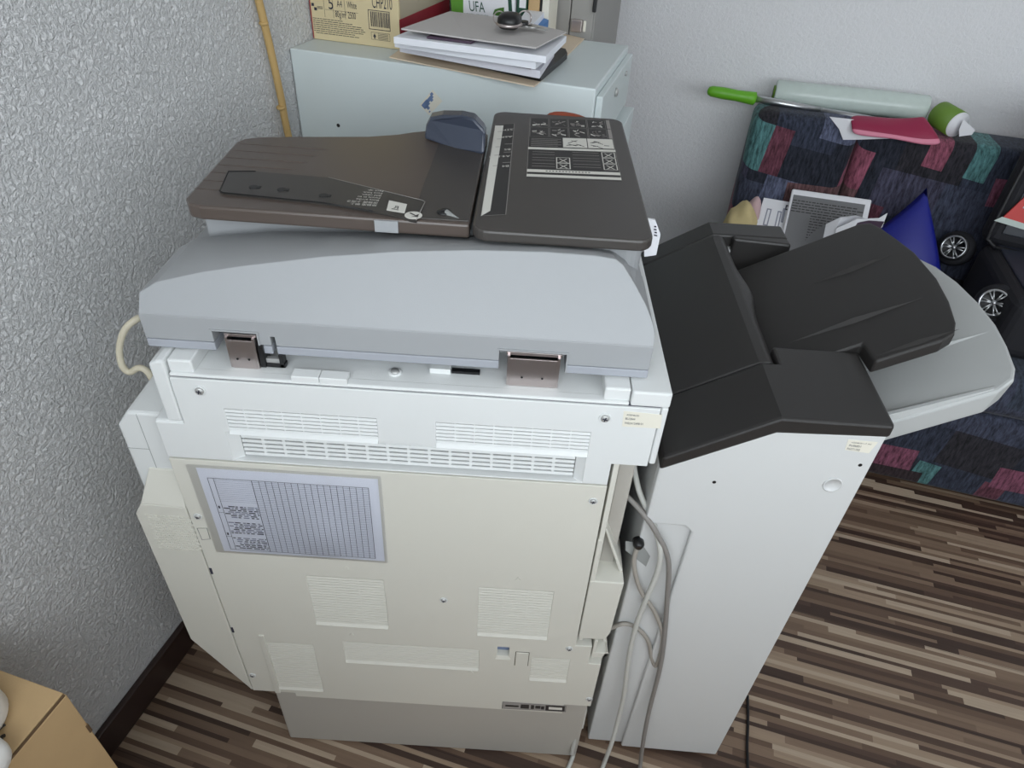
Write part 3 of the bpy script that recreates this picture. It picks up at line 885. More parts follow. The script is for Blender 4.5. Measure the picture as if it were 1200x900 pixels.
for q in ((297, 219), (330, 222), (379, 229)):
    mb = MB(BLACK); p = tz(*q, ZT + .003); mb.lathe([(.0055, -.002), (.0055, .0004)], p, (0, 0, 1), 0, 14); mb.box(p.x + .002, p.x + .009, p.y - .003, p.y + .003, p.z - .002, p.z + .0003)
    mb.build('rail_socket', rl)
# printed icons: reader stands on the far side, so they are upside down from here
zp = ZT + .0026
Q = Quad(tz(436, 247, zp), tz(406, 244, zp), tz(420, 219, zp), tz(444, 224, zp), n=(0, 0, 1))
mb = MB(WPRINT, LABELD)
c = tz(424, 233, zp)
QU = Quad(c + Vector((.026, .019, 0)), c + Vector((-.022, .019, 0)), c + Vector((-.022, -.019, 0)), c + Vector((.026, -.019, 0)), n=(0, 0, 1))
QU = Quad(c + Vector((.024, .030, 0)), c + Vector((-.026, .030, 0)), c + Vector((-.026, -.022, 0)), c + Vector((.024, -.022, 0)), n=(0, 0, 1))
for i, t in enumerate(('Face up.', 'Face haut.', 'Bild oben.', 'Faccia in su', 'Boca arriba', '原稿面 上向き', '原稿面 朝上')):
    mb.qtext(QU, t, .04, .88 - (6 - i) * .138 - .02, .0062, .0004, 0)
mb.build('feed_instructions', rl)
mb = MB(WPRINT, LABELD)
A = [tz(*q, zp) for q in ((474, 250), (453, 246.5), (456, 235), (477, 239.5))]
Q = Quad(*A, n=(0, 0, 1)); Q.slab(mb, .0003)
mb.qtext(Q, 'R', .36, .28, .012, .0006, 1); mb.qrect(Q, .36, .18, .75, .23, .0006, 1)
c = tz(484.5, 252.5, zp); mb.lathe([(.0105, 0), (.0105, .0004)], c, (0, 0, 1), 0, 24)
c2 = c + Vector((0, 0, .0007))
mb.face([c2 + Vector(v) for v in ((-.006, .0045, 0), (-.004, .006, 0), (.004, -.001, 0), (.002, -.002, 0))], 1)
mb.face([c2 + Vector(v) for v in ((.006, -.005, 0), (.006, .003, 0), (.0035, .001, 0), (.003, -.0025, 0), (-.002, -.004, 0))], 1)
mb.build('original_icon', rl)
# feed zone with its seams
mb = MB(BLACK)
a, b_ = tz(523, 172), tz(501, 234)
mb.box(a.x - .0012, a.x + .0012, .80, 1.05, ZT - .001, ZT + .0008)
mb.build('tray_seam', tray)
mb = MB(DARK); mb.box(-.132, -.0645, .756, 1.045, ZT - .001, ZT + .0012); mb.build('feed_plate', tray, .0005)
mb = MB(BLACK, SLOTG); p = tz(520, 250); mb.lathe([(.009, 0), (.008, .003), (.002, .005)], (p.x, p.y, ZT), (0, 0, 1)); mb.hexa([(p.x + .002, p.y - .006, ZT), (p.x + .02, p.y - .014, ZT), (p.x + .004, p.y - .001, ZT)], [(p.x + .002, p.y - .006, ZT + .006), (p.x + .02, p.y - .014, ZT + .0015), (p.x + .004, p.y - .001, ZT + .006)], 1)
mb.build('thumb_latch', tray)
mb = MB(LIDG); p = at_y(453, 269, .747); mb.box(p.x - .014, p.x + .014, .7465, .749, 1.078, 1.0925); mb.build('tray_lamp_window', tray)
# wavy ridges at the outer end of the tray
for k in range(7):
    mb = MB(SMOKE); y = .80 + .027 * k; mb.hexa([(-.41 - .0, y, ZT), (-.33 + .008 * k, y - .002, ZT), (-.33 + .008 * k, y + .002, ZT)], [(-.41, y, ZT + .0004), (-.34 + .008 * k, y - .0005, ZT + .0012), (-.34 + .008 * k, y + .0005, ZT + .0012)])
    mb.build('tray_ridge', tray)
# the tall smoked paper guide
mb = MB(SMOKEB)
gz = ZT
base = [at_z(498, 163, gz + .004), at_z(513, 172, gz + .004), at_z(560, 181, gz + .004), at_z(572, 181, gz + .004)]
yb = base[0].y
def gp(px, py, y): return at_y(px, py, y)
y0 = at_z(500, 164, ZT).y
prof = [(497, 163), (500, 145), (504, 138), (518, 135.5), (540, 136), (555, 139), (566, 151), (574, 157), (574, 182), (561, 181), (530, 174)]
bot = [at_z(x, y, ZT + .0008) for x, y in ((497, 163), (530, 174), (561, 181), (573, 182))]
def gy(px):
    return float(np.interp(px, (497, 530, 561, 573), [b.y for b in bot]))
top = [at_y(x, y, gy(x) + .012) for x, y in ((573, 157), (566, 151), (555, 139), (540, 136), (518, 135.5), (504, 138), (499, 147))]
fr = bot + top
fr = [Vector((min(p.x, -.0615), p.y, p.z)) for p in fr]
mb.hexa(fr, [p + Vector((0, .03, 0)) for p in fr])
gd = mb.build('paper_guide', cop, .004); gd['label'] = 'bluish smoked paper guide'
# label of sizes along the cover edge
zl = ZH
A = [tz(*q, zl) for q in ((563, 253.5), (593, 252), (603, 145), (580, 146))]
Q = Quad(*A, n=(0, 0, 1)); mb = MB(LABELD, WPRINT, GPRINT); Q.slab(mb, .0003)
w = [tz(*q, zl + .0005) for q in ((563, 253.5), (574.5, 247), (590, 147), (580, 147))]; mb.face(w, 1)
mb.qframe(Q, 0, 0, 1, 1, .0005, .0008, 2)
QR = Quad(Q.c, Q.d, Q.a, Q.b, n=(0, 0, 1))
for t, v in (('A4-LTR', .52), ('B5', .42), ('A5R', .22), ('STMT', .10), ('B4', .66)):
    mb.qtext(Q if False else QR, t, .06, v * .8, .010, .0008, 1)
for v in (.50, .62, .72, .82, .92): mb.qrect(Q, .62, v, .98, v + .006, .0007, 2); mb.qrect(Q, .2, v - .03, .4, v - .025, .0007, 2)
mb.build('size_scale_label', hd)
# jam-clearing label
A = [tz(*q, zl) for q in ((617, 208), (728.5, 212.5), (713.5, 140.5), (621, 138))]
Q = Quad(*A, n=(0, 0, 1)); mb = MB(LABELD, WPRINT, GPRINT); Q.slab(mb, .0003)
mb.qframe(Q, 0, .0, 1, 1, .0005, .0006, 2)
o1, o2 = .0006, .0008
for v0, v1 in ((0.01, .045), (.075, .115), (.42, .455)): mb.qrect(Q, .0, v0, 1, v1, o1, 1)
for k in range(14): mb.qrect(Q, .2 + .035 * k, .09, .22 + .035 * k, .1, o2, 0)
# two rows of small pictures
for r_, (v0, v1) in enumerate(((.82, .985), (.64, .81))):
    for k in range(4):
        u0 = .01 + .235 * k; mb.qframe(Q, u0, v0, u0 + .225, v1, o1, .0005, 2)
        for _ in range(10):
            u = u0 + random.uniform(.02, .17); v = random.uniform(v0 + .02, v1 - .05); l = random.uniform(.02, .06)
            h_ = random.uniform(.006, .02); d = random.uniform(-.03, .03)
            mb.face([Q.pt(u, v, o1), Q.pt(u + l, v + d, o1), Q.pt(u + l, v + d + h_, o1), Q.pt(u, v + h_, o1)], random.choice((1, 2, 2)))
    mb.qrect(Q, .955, v0, .995, v1, o1, 2)
for u0, u1 in ((.40, .68), (.69, .99)):
    mb.qrect(Q, u0, .47, u1, .63, o1, 1)
    for _ in range(9):
        u = random.uniform(u0 + .02, u1 - .09); v = random.uniform(.49, .59); d = random.uniform(-.03, .03); mb.face([Q.pt(u, v, o2), Q.pt(u + .06, v + d, o2), Q.pt(u + .06, v + d + .008, o2), Q.pt(u, v + .008, o2)], 0)
for k in range(6):
    v = .48 + .024 * k; mb.qrect(Q, .03, v, .34 + .04 * (k % 2), v + .006, o1, 2)
for k, v in enumerate((.16, .2, .25, .29, .34, .38)):
    mb.qrect(Q, .05, v, .3, v + .005, o1, 2); mb.qrect(Q, .5, v + .01, .8, v + .015, o1, 2)
for u0, v0 in ((.315, .22), (.315, .135), (.83, .325), (.83, .235), (.83, .145)):
    mb.qframe(Q, u0, v0, u0 + .155, v0 + .085, o1, .0014, 1)
    for d in (0, 1): mb.face([Q.pt(u0 + .03, v0 + (.01 if d else .065), o1), Q.pt(u0 + .045, v0 + (.01 if d else .065), o1), Q.pt(u0 + .125, v0 + (.065 if d else .01), o1), Q.pt(u0 + .11, v0 + (.065 if d else .01), o1)], 1)
o = mb.build('jam_clearing_label', hd); o['label'] = 'white-on-black pictured instruction label'
# white folded tab hanging at the right of the feeder
mb = MB(PAPER, INK)
A = [at_x(757, 258, .157), at_x(768, 258, .157), at_x(775, 275, .157), at_x(768, 300, .157), at_x(757, 300, .157)]
A = [at_y(*q, .83) for q in ((755, 256), (768, 258), (774, 275), (769, 299), (755, 301))]
mb.hexa(A, [p + Vector((0, .004, 0)) for p in A])
Q = Quad(at_y(764, 278, .8294), at_y(772, 280, .8294), at_y(770, 262, .8294), at_y(764, 262, .8294), n=(0, -1, 0))
for k in range(4): mb.qrect(Q, .3 + .1 * (k % 2), .15 + .2 * k, .8, .25 + .2 * k, .0004, 1)
mb.build('hanging_tab', hd)

# ------------------------------------------------------------------ the finisher
fin = thing('sorting_finisher', 'tall white finishing unit with charcoal top docked at the copier right side', 'copier finisher', tuple(FP(.135, .28, 0)), TA)
mb = MB(FINW)
full = [(0.004, .012), (.266, .012), (.27, .898), (.137, .892), (.003, .810)]
low = [(.004, .012), (.266, .012), (.27, .77), (.16, .77), (.16, .892), (.137, .892), (.003, .810)]
# rear section: main rear plate, left strip set back
mb.prism_y([(.072, .012), (.266, .012), (.27, .898), (.137, .892), (.003, .810), (.003, .70), (.060, .70), (.072, .688)], 0, .008, M=MF)
mb.prism_y(full, .008, .15, M=MF)
mb.prism_y(low, .15, .49, M=MF)
mb.prism_y(full, .49, .555, M=MF)
fb = mb.build('body', fin, .003)
for x in (.03, .24):
    for y in (.05, .5):
        mb = MB(BLACK); mb.lathe([(.014, 0), (.014, .014)], FP(x, y, 0), (0, 0, 1)); mb.build('foot', fb)
# signal port
mb = MB(SLOTG, FINW); c = at_fy(750, 637, .007)
mb.hexa([at_fy(*q, .0070) for q in ((733, 634), (752, 637), (762, 652), (757, 664), (733, 645))], [at_fy(*q, .009) for q in ((733, 634), (752, 637), (762, 652), (757, 664), (733, 645))])
mb.build('port_recess', fb)
mb = MB(BLACK); d = Vector(FY) * -1
mb.lathe([(.0085, -.004), (.0085, .006), (.006, .010), (.004, .012)], at_fy(748, 635, .007), tuple(d)); mb.build('cable_grommet', fb)
# plug button, holes
mb = MB(SLOTG, FINW); p = at_fy(975.5, 568, 0)
mb.lathe([(.0125, 0), (.0125, .0012), (.011, .0016), (.0108, .0008), (.0005, .0008)], p, tuple(d), 1, 28); mb.build('round_plug', fb)
for q in ((837, 565), (1008, 545)):
    mb = MB(BLACK); mb.lathe([(.0026, -.002), (.0026, .0003)], at_fy(*q, 0), tuple(d), 0, 14)
    mb.build('screw_hole', fb)
A = [at_fy(*q, 0) for q in ((990, 527), (1018, 531), (1029, 518), (994, 515))]
sticker(fb, A, [('ASSEMBLED I. IT. INC', .14, .72, .003, .024), ('PU06851', .09, .40, .005, .015), ('R6271393', .06, .08, .005, .017)], tuple(d))
# charcoal cover
prof = [(.003, .8105), (.137, .8925), (.27, .8985), (.27, .9185), (.134, .9165), (.003, .8335)]
mb = MB(FIND)
plan = [(.003, -.004), (.134, -.004), (.271, -.004), (.277, .152), (.157, .152), (.157, .112), (.134, .112), (.003, .112)]
def ctop(x): return float(np.interp(x, (.003, .134, .277), (.8335, .9165, .9186)))
def cbot(x): return float(np.interp(x, (.003, .137, .277), (.8105, .8925, .8986)))
va = [mb.bm.verts.new(FP(x, y, ctop(x))) for x, y in plan]; vb = [mb.bm.verts.new(FP(x, y, cbot(x))) for x, y in plan]
fs = [mb.bm.faces.new([v[i] for i in ix]) for v in (va, vb) for ix in ((0, 1, 6, 7), (1, 2, 3, 4, 5, 6))]
for i in range(8): fs.append(mb.bm.faces.new((va[i], va[(i + 1) % 8], vb[(i + 1) % 8], vb[i])))
bmesh.ops.recalc_face_normals(mb.bm, faces=fs)
cv = mb.build('rear_cover', fin, .004); cv['label'] = 'charcoal angled cover at the rear end'
# hinged flap with bulged edge
mb = MB(FIND)
rings = []
ny = 16
for i in range(ny + 1):
    y = .1145 + (.50 - .1145) * i / ny
    t = (y - .1145) / (.50 - .1145)
    bul = .010 * math.exp(-((t - .52) / .13) ** 2)
    xr2 = .158 + bul
    pr = [(.003, .8335), (.118, .9065), (.132, .9145), (.146, .9165), (xr2 - .004, .911), (xr2, .903), (xr2, .880), (xr2 - .01, .876), (.134, .886), (.003, .8105)]
    rings.append([mb.bm.verts.new(FP(x, y, z)) for x, z in pr])
fs = []
for a, b in zip(rings, rings[1:]):
    for k in range(10):
        f = mb.bm.faces.new((a[k], b[k], b[(k + 1) % 10], a[(k + 1) % 10])); fs.append(f)
fs.append(mb.bm.faces.new(rings[0])); fs.append(mb.bm.faces.new(rings[-1]))
bmesh.ops.recalc_face_normals(mb.bm, faces=fs)
mb.build('hinged_flap', fin, .003, angle=25)
mb = MB(FIND)
mb.prism_y([(.003, .8105), (.137, .8925), (.268, .8985), (.268, .9185), (.134, .9165), (.003, .8335)], .502, .556, M=MF)
mb.hexa([FP(.168, .486, .80), FP(.268, .478, .80), FP(.268, .478, .9185), FP(.168, .486, .9185)], [FP(.168, .502, .80), FP(.268, .502, .80), FP(.268, .502, .9185), FP(.168, .502, .9185)])
mb.build('front_cover', fin, .004)
# trays
def ramp(z0, m, poly, t, mt, name, bev, under=None):
    mb = MB(mt)
    a = [FP(x, y, z0 + m * (x - .19)) for x, y in poly]
    cx = sum(p[0] for p in poly) / len(poly); cy = sum(p[1] for p in poly) / len(poly)
    k = under or 1.0
    b = [FP(cx + (x - cx) * k, cy + (y - cy) * k, z0 - t + m * (x - .19)) for x, y in poly]
    mb.hexa(a, b)
    return mb.build(name, fin, bev, 3, angle=50)
up_poly = [(.165, .1535), (.2785, .1535), (.280, .110), (.352, .110), (.366, .116), (.374, .135), (.383, .182), (.389, .24), (.389, .318), (.383, .37), (.376, .418), (.370, .442), (.355, .453), (.165, .453)]
ut = ramp(.882, .58, up_poly, .022, FIND, 'upper_tray', .004); ut['label'] = 'charcoal upper output tray'
lo_poly = [(.165, .155), (.279, .155), (.281, .074), (.430, .074), (.450, .086), (.459, .105), (.468, .15), (.4745, .20), (.4765, .26), (.474, .32), (.467, .375), (.450, .44), (.435, .470), (.165, .470)]
lt = ramp(.789, .58, lo_poly, .045, TRAYG, 'lower_tray', .006, .97); lt['label'] = 'light grey lower output tray'
def rib(mb, z0, m, xa, xb, y, w, h):
    mb.hexa([FP(xa, y - w * .2, z0 + m * (xa - .19)), FP(xb, y - w * .2, z0 + m * (xb - .19)), FP(xb, y + w * .2, z0 + m * (xb - .19)), FP(xa, y + w * .2, z0 + m * (xa - .19))],
            [FP(xa, y, z0 + m * (xa - .19) + .0005), FP((xa + xb) / 2 + .02, y - w, z0 + m * ((xa + xb) / 2 + .02 - .19) + h), FP(xb, y, z0 + m * (xb - .19) + .0005), FP((xa + xb) / 2, y + w, z0 + m * ((xa + xb) / 2 - .19) + h)])
def ridge(mb, z0, m, xa, xb, y, w, h):
    za, zb = z0 + m * (xa - .19), z0 + m * (xb - .19)
    xm_ = (xa + xb) / 2; zm_ = (za + zb) / 2
    a = [FP(xa, y, za), FP(xm_, y - w, zm_), FP(xb, y, zb), FP(xm_, y + w, zm_)]
    top = FP(xm_, y + w * .3, zm_ + h)
    vs = [mb.bm.verts.new(p) for p in a]; t = mb.bm.verts.new(top)
    fs = [mb.bm.faces.new((vs[i], vs[(i + 1) % 4], t)) for i in range(4)]
    bmesh.ops.recalc_face_normals(mb.bm, faces=fs)
for a in ((.258, .366, .331, .006, .006), (.200, .362, .206, .005, .006), (.283, .372, .120, .005, .004)):
    mb = MB(FIND); ridge(mb, .8821, .58, *a); mb.build('tray_rib', ut)
mb = MB(TRAYG)
ridge(mb, .789, .58, .300, .462, .188, .006, .006)
mb.build('tray_rib', lt)
mb = MB(TRAYG)
# rear raised lip of the lower tray, tapering outwards
z0, m = .789, .58
mb.hexa([FP(.281, .074, z0 + m * (.281 - .19)), FP(.425, .078, z0 + m * (.425 - .19)), FP(.428, .086, z0 + m * (.428 - .19)), FP(.281, .100, z0 + m * (.281 - .19))],
        [FP(.281, .076, z0 + .016 + m * (.281 - .19)), FP(.425, .079, z0 + .001 + m * (.425 - .19)), FP(.428, .083, z0 + .001 + m * (.428 - .19)), FP(.281, .082, z0 + .016 + m * (.281 - .19))])
mb.build('tray_lip', lt)

# ------------------------------------------------------------------ cables
def cable(name, pts, r, m, label, cat='cable', extra=None):
    mb = MB(m, BLACK, CBL); mb.tube(pts, r, 0, 10)
    if extra: extra(mb)
    return tag(mb.build(name), label, cat)
yc = .640
def cy_(L, ys): return [at_y(x, y, v) for (x, y), v in zip(L, ys)]
def fl(p, r): return Vector((p.x, p.y, max(p.z, r)))
L = [(741, 535), (748, 572), (760, 602), (773, 638), (771, 668), (756, 705), (745, 735), (737, 770), (731, 815), (724, 845), (717, 870)]
P = cy_(L, [.70, .68, .66, .640, .640, .642, .642, .642, .640, .632, .618]) + [at_z(706, 900, .0045), at_z(698, 925, .0045)]
cable('power_cable', P, .0042, CBL, 'light grey cable hanging in front of the finisher, nearest the copier', 'cable')
L = [(706, 564), (720, 572), (735, 582), (752, 600), (769, 624), (783, 656), (782, 700), (778, 752), (773, 785), (761, 832), (754, 868)]
P = cy_(L, [.72, .69, .67, .655, .641, .639, .640, .640, .638, .632, .618]) + [at_z(750, 900, .0045), at_z(749, 925, .0045)]
cable('signal_cable', P, .0040, CBD, 'dark grey cable hanging against the white finisher, right of the light one', 'cable')
L = [(748, 638), (743, 660), (750, 690), (766, 715), (776, 740), (775, 762), (769, 780), (764, 772), (760, 752), (748, 737), (732, 731), (716, 736)]
P = cy_(L, [.652, .649, .646, .6445, .644, .644, .6455, .6495, .651, .652, .652, .654])
cable('interface_cable', P, .0036, CBM, 'short warm grey cable looping from the black grommet of the finisher back to the copier', 'cable')
def plug(mb):
    a = at_y(683, 828, .632); b = at_y(679, 850, .632)
    mb.hexa([(a.x - .008, .626, a.z), (a.x + .008, .626, a.z), (a.x + .008, .644, a.z), (a.x - .008, .644, a.z)],
            [(b.x - .006, .626, b.z), (b.x + .007, .626, b.z), (b.x + .007, .642, b.z), (b.x - .006, .642, b.z)], 2)
    for k in range(4):
        z = b.z - .003 - .0055 * k; mb.lathe([(.0068 - .0006 * k, 0), (.0068 - .0006 * k, .0032)], (b.x - .0008 * k, .633, z), (0, 0, 1), 2, 14)
    mb.lathe([(.0042, 0), (.0042, .025)], (b.x - .002, .633, b.z - .026), (0, 0, 1), 2, 12)
P = [at_y(678.5, 851, .612), at_y(676, 868, .608), at_z(672, 884, .0045), at_z(666, 900, .0045), at_z(655, 925, .0045)]
P[0] = Vector((at_y(679, 850, .632).x - .002, .633, at_y(679, 850, .632).z - .02)); P[1] = Vector((P[0].x - .003, .622, .03))
cable('mains_lead', P, .0042, CBL, 'white plug and lead under the copier lower rear corner', 'cable', plug)
P = [at_y(*q, v) for q, v in (((176, 369), .76), ((160, 374), .74), ((146, 387), .73), ((140, 408), .725), ((143, 428), .72), ((152, 436), .72), ((163, 431), .72), ((174, 437), .72), ((184, 457), .72), ((190, 470), .722))]
P = [Vector((min(p.x, -.432), p.y, p.z)) for p in P]
cable('feeder_cable', P, .0045, CBC, 'cream cable looping at the left end of the copier lid', 'cable')
P = [at_z(876, 815, .004), at_z(876.5, 845, .004), at_z(875.5, 875, .004), at_z(877, 910, .004)]
cable('floor_cable', P, .003, BLACK, 'thin black cable on the floor right of the finisher', 'cable')

# ------------------------------------------------------------------ filing cabinet in the corner
CT = 1.092
CX0, CX1, CY0, CY1 = LW + .002, -.217, 1.360, 1.764
cab = thing('filing_cabinet', 'green grey metal filing cabinet standing in the room corner behind the copier', 'cabinet', tuple(RP((CX0 + CX1) / 2, (CY0 + CY1) / 2, 0)), RA)
mb = MB(CABG); mb.box(CX0, CX1, CY0, CY1, .0, CT, M=MR); mb.build('cabinet_body', cab, .003)
mb = MB(CABG, STEEL)
mb.box(CX1 + .0005, CX1 + .014, CY0 + .012, CY1 - .006, .985 - .02, CT - .016, M=MR); d1 = mb.build('drawer', cab, .002)
mb = MB(CABG); mb.box(CX1 + .0005, CX1 + .034, CY0 - .002, CY1 + .012, .66, .952, M=MR); d2 = mb.build('drawer', cab, .002)
mb = MB(CABG); mb.box(CX1 + .0005, CX1 + .014, CY0 + .012, CY1 - .006, .345, .645, M=MR); mb.build('drawer', cab, .002)
mb = MB(CABG); mb.box(CX1 + .0005, CX1 + .014, CY0 + .012, CY1 - .006, .03, .33, M=MR); mb.build('drawer', cab, .002)
mb = MB(STEEL, BLACK); mb.lathe([(.009, 0), (.009, .004), (.006, .006), (.0005, .006)], RP(CX1 + .014, 1.535, 1.045), tuple(EX)); mb.build('lock', d1)
mb = MB(STEEL); mb.lathe([(.006, 0), (.006, .004), (.0005, .005)], RP(CX1 + .014, 1.66, 1.055), tuple(EX)); mb.build('lock', d1)
mb = MB(BLACK); mb.lathe([(.004, -.001), (.004, .0006)], at_ry(396.5, 147, CY0), tuple(-EY), 0, 14); mb.build('drilled_hole', cab)
A = [at_ry(*q, CY0) for q in ((503, 135), (518.5, 118.5), (507, 105), (492, 123))]
Q = Quad(*A, n=tuple(-EY)); mb = MB(STICK, STBLUE); Q.slab(mb, .0005)
mb.qframe(Q, 0, 0, 1, 1, .0006, .001, 0)
for u0, v0, u1, v1 in ((.05, .5, .45, .9), (.3, .62, .8, .86), (.15, .3, .3, .6), (.55, .5, .7, .62), (.75, .75, .9, .95), (.1, .1, .2, .2)): mb.qrect(Q, u0, v0, u1, v1, .0008, 1)
o = mb.build('sticker', cab); o['label'] = 'small white and blue sticker set on its corner'
# grey locker behind the cabinet
lx1 = toroom(at_ry(699, 10, 1.80)).x
lk = thing('metal_locker', 'grey metal locker with a chrome latch behind the filing cabinet against the back wall', 'locker', tuple(RP(-.50, 2.0, 0)), RA)
mb = MB(LOCKG); mb.box(-.74, lx1, 1.80, 2.20, 0, 1.72, M=MR); mb.build('locker_body', lk, .004)
xd = toroom(at_ry(669, 20, 1.79)).x
mb = MB(LOCKG); mb.box(-.735, xd - .002, 1.786, 1.799, .05, 1.68, M=MR); dr = mb.build('door', lk, .002)
mb = MB(LOCKG); mb.box(xd, lx1 - .003, 1.786, 1.799, .05, 1.68, M=MR); mb.build('door', lk, .002)
mb = MB(CHROME, STICK); c = toroom(at_ry(676, 30.5, 1.78))
mb.box(c.x - .013, c.x + .013, 1.772, 1.786, c.z - .012, c.z + .014, 0, MR); mb.box(c.x + .014, c.x + .021, 1.783, 1.7865, c.z - .012, c.z + .012, 1, MR); mb.build('latch', lk, .003)
mb = MB(BLACK); c = toroom(at_ry(697.5, 6, 1.786)); mb.box(c.x - .004, c.x + .005, 1.775, 1.786, c.z - .014, c.z + .014, 0, MR); mb.build('door_hinge', lk, .002)

# ------------------------------------------------------------------ things on the cabinet
# copier paper carton
p0 = toroom(at_z(363, 45.5, CT)); p1 = toroom(at_z(470, 58.5, CT))
by = (p0.y + p1.y) / 2; bx0, bx1 = p0.x, p1.x; bx0 = max(bx0, LW + .004)
bh = .262
pb = thing('paper_carton', 'beige copy paper carton with a red band and CHP210 print on the cabinet', 'carton', tuple(RP((bx0 + bx1) / 2, by + .14, CT)), RA)
CT1 = CT + .0006
mb = MB(BOXB, BOXG, BOXR)
mb.box(bx0, bx1, by, by + .295, CT1, CT1 + bh, 0, MR)
o = mb.build('carton_body', pb, .0015)
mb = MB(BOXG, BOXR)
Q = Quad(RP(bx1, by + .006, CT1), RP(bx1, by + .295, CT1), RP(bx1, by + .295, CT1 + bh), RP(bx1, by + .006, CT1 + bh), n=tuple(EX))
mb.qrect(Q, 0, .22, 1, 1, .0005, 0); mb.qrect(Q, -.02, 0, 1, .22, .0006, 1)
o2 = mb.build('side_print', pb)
Q = Quad(RP(bx0, by, CT1), RP(bx1, by, CT1), RP(bx1, by, CT1 + bh), RP(bx0, by, CT1 + bh), n=tuple(-EY))
W_ = bx1 - bx0
mb = MB(INK, BOXR, BOXG)
hq = at_ry(465, -2.5, by).z - CT1
QX = Quad(RP(bx0, by, CT1), RP(bx1, by, CT1), RP(bx1, by, CT1 + hq), RP(bx0, by, CT1 + hq), n=tuple(-EY))
mb.qtext(QX, 'CHP210', .71, .765, .030, .0006, 0, .045)
mb.qframe(QX, .66, .34, .90, .72, .0006, .0012, 0)
u = .685
while u < .885:
    w = random.choice((.003, .005, .008)); mb.qrect(QX, u, .40, u + w, .69, .0006, 0); u += w + random.choice((.003, .005, .007))
mb.qframe(QX, .68, .14, .89, .29, .0006, .0006, 0)
for k in range(5): mb.qrect(QX, .755, .16 + .025 * k, .87, .168 + .025 * k, .0006, 0)
mb.face([QX.pt(.70, .2, .0006), QX.pt(.735, .2, .0006), QX.pt(.718, .27, .0006)], 0)
mb.qrect(QX, .71, .16, .725, .2, .0006, 0)
mb.qtext(QX, '5', .212, .64, .032, .0006, 0, .011); mb.qtext(QX, 'A4', .315, .70, .018, .0006, 0, .012); mb.qtext(QX, 'White', .43, .70, .018, .0006, 0, .022)
mb.qtext(QX, '80g/m²', .285, .50, .017, .0006, 0, .026); mb.qtext(QX, '2500', .43, .50, .018, .0006, 0, .018)
for u in (.165, .265, .40): mb.qrect(QX, u, .47, u + .003, .86, .0006, 0)
mb.qrect(QX, .17, .62, .55, .625, .0006, 0)
for k, (a, b) in enumerate(((.1, .36), (.1, .48), (.1, .55), (.1, .62), (.1, .63), (.1, .62), (.1, .5), (.12, .54))):
    v = .42 - .041 * k
    uu = a - .08
    while uu < b - .03:
        w = random.uniform(.02, .06); mb.qrect(QX, uu, v, uu + w, v + .012, .0006, 0); uu += w + .006
for u, v in ((.022, .66), (.05, .58)): mb.qrect(QX, u, v, u + .03, v + .06, .0006, 0)
for k in range(3): mb.qrect(QX, .085, .62 + .02 * k, .15, .628 + .02 * k, .0006, 0)
mb.qrect(QX, .0, .02, .012, 1, .0006, 1)
mb.build('front_print', pb)

# kraft sheet and the papers piled on it
def sheet(name, pix, z, t, m, label, cat, group=None, mats=None, bow=0.0):
    pts = [at_z(*q, z + t) for q in pix]
    mb = MB(m)
    mb.hexa(pts, [Vector((p.x, p.y, z)) for p in pts])
    o = mb.build(name, None, min(.0008, t * .3))
    return tag(o, label, cat, group)
sheet('card_sheet', [(456, 66.5), (468, 58), (560, 15), (685, 45), (631, 97), (626, 101)], CT + .0005, .0025, KRAFTL, 'flat brown kraft card lying on the cabinet under the stack of papers', 'card')
zz = CT + .0034
def pile(name, z, t, cor, m, label, cat, group=None):
    """a stack lying flat: cor are the corners in room coordinates"""
    mb = MB(m)
    a = [RP(x, y, z) for x, y in cor]; b = [RP(x, y, z + t) for x, y in cor]
    mb.hexa(a, b); return tag(mb.build(name, None, .0008), label, cat, group)
def rc(px, py, z): p = toroom(at_z(px, py, z)); return (p.x, p.y)
def quadpix(L, z): return [rc(*q, z) for q in L]
# black folder, then booklets upwards
pile('black_folder', zz, .012, quadpix([(475, 52), (634, 88), (665, 62), (663, 57), (545, 30)], zz + .012), BLACK, 'black folder sticking out low on the right side of the paper stack', 'folder')
z = zz + .0125
B1 = quadpix([(466, 56), (634, 83), (662, 50), (540, 20)], z + .016)
PG = mat('page_edges', (222, 222, 230), .7, var=.05, vscale=300)
pile('booklet', z, .014, quadpix([(468, 52), (633, 83), (650, 58), (530, 28)], z + .014), PG, 'thick white booklet lowest in the paper stack', 'booklet', None); z += .0145
pile('booklet', z, .004, quadpix([(466, 49), (622, 79), (648, 55), (530, 25)], z + .004), PLUM, 'thin booklet with dark cover in the middle of the paper stack', 'booklet'); z += .0045
pile('paper_bundle', z, .014, quadpix([(462, 46), (628, 72), (655, 50), (530, 20)], z + .014), PAPER2, 'bundle of bluish white sheets in the middle of the paper stack', 'papers'); z += .0145
pile('paper_bundle', z, .012, quadpix([(461, 43), (640, 66), (664, 42), (530, 15)], z + .012), PAPER2, 'bundle of white sheets high in the paper stack, under the grey envelope', 'papers'); z += .0125
mb = MB(PLUM); q = [Vector(p) for p in (at_z(510, 42, z + .002), at_z(560, 48, z + .002), at_z(575, 38, z + .002), at_z(520, 32, z + .002))]
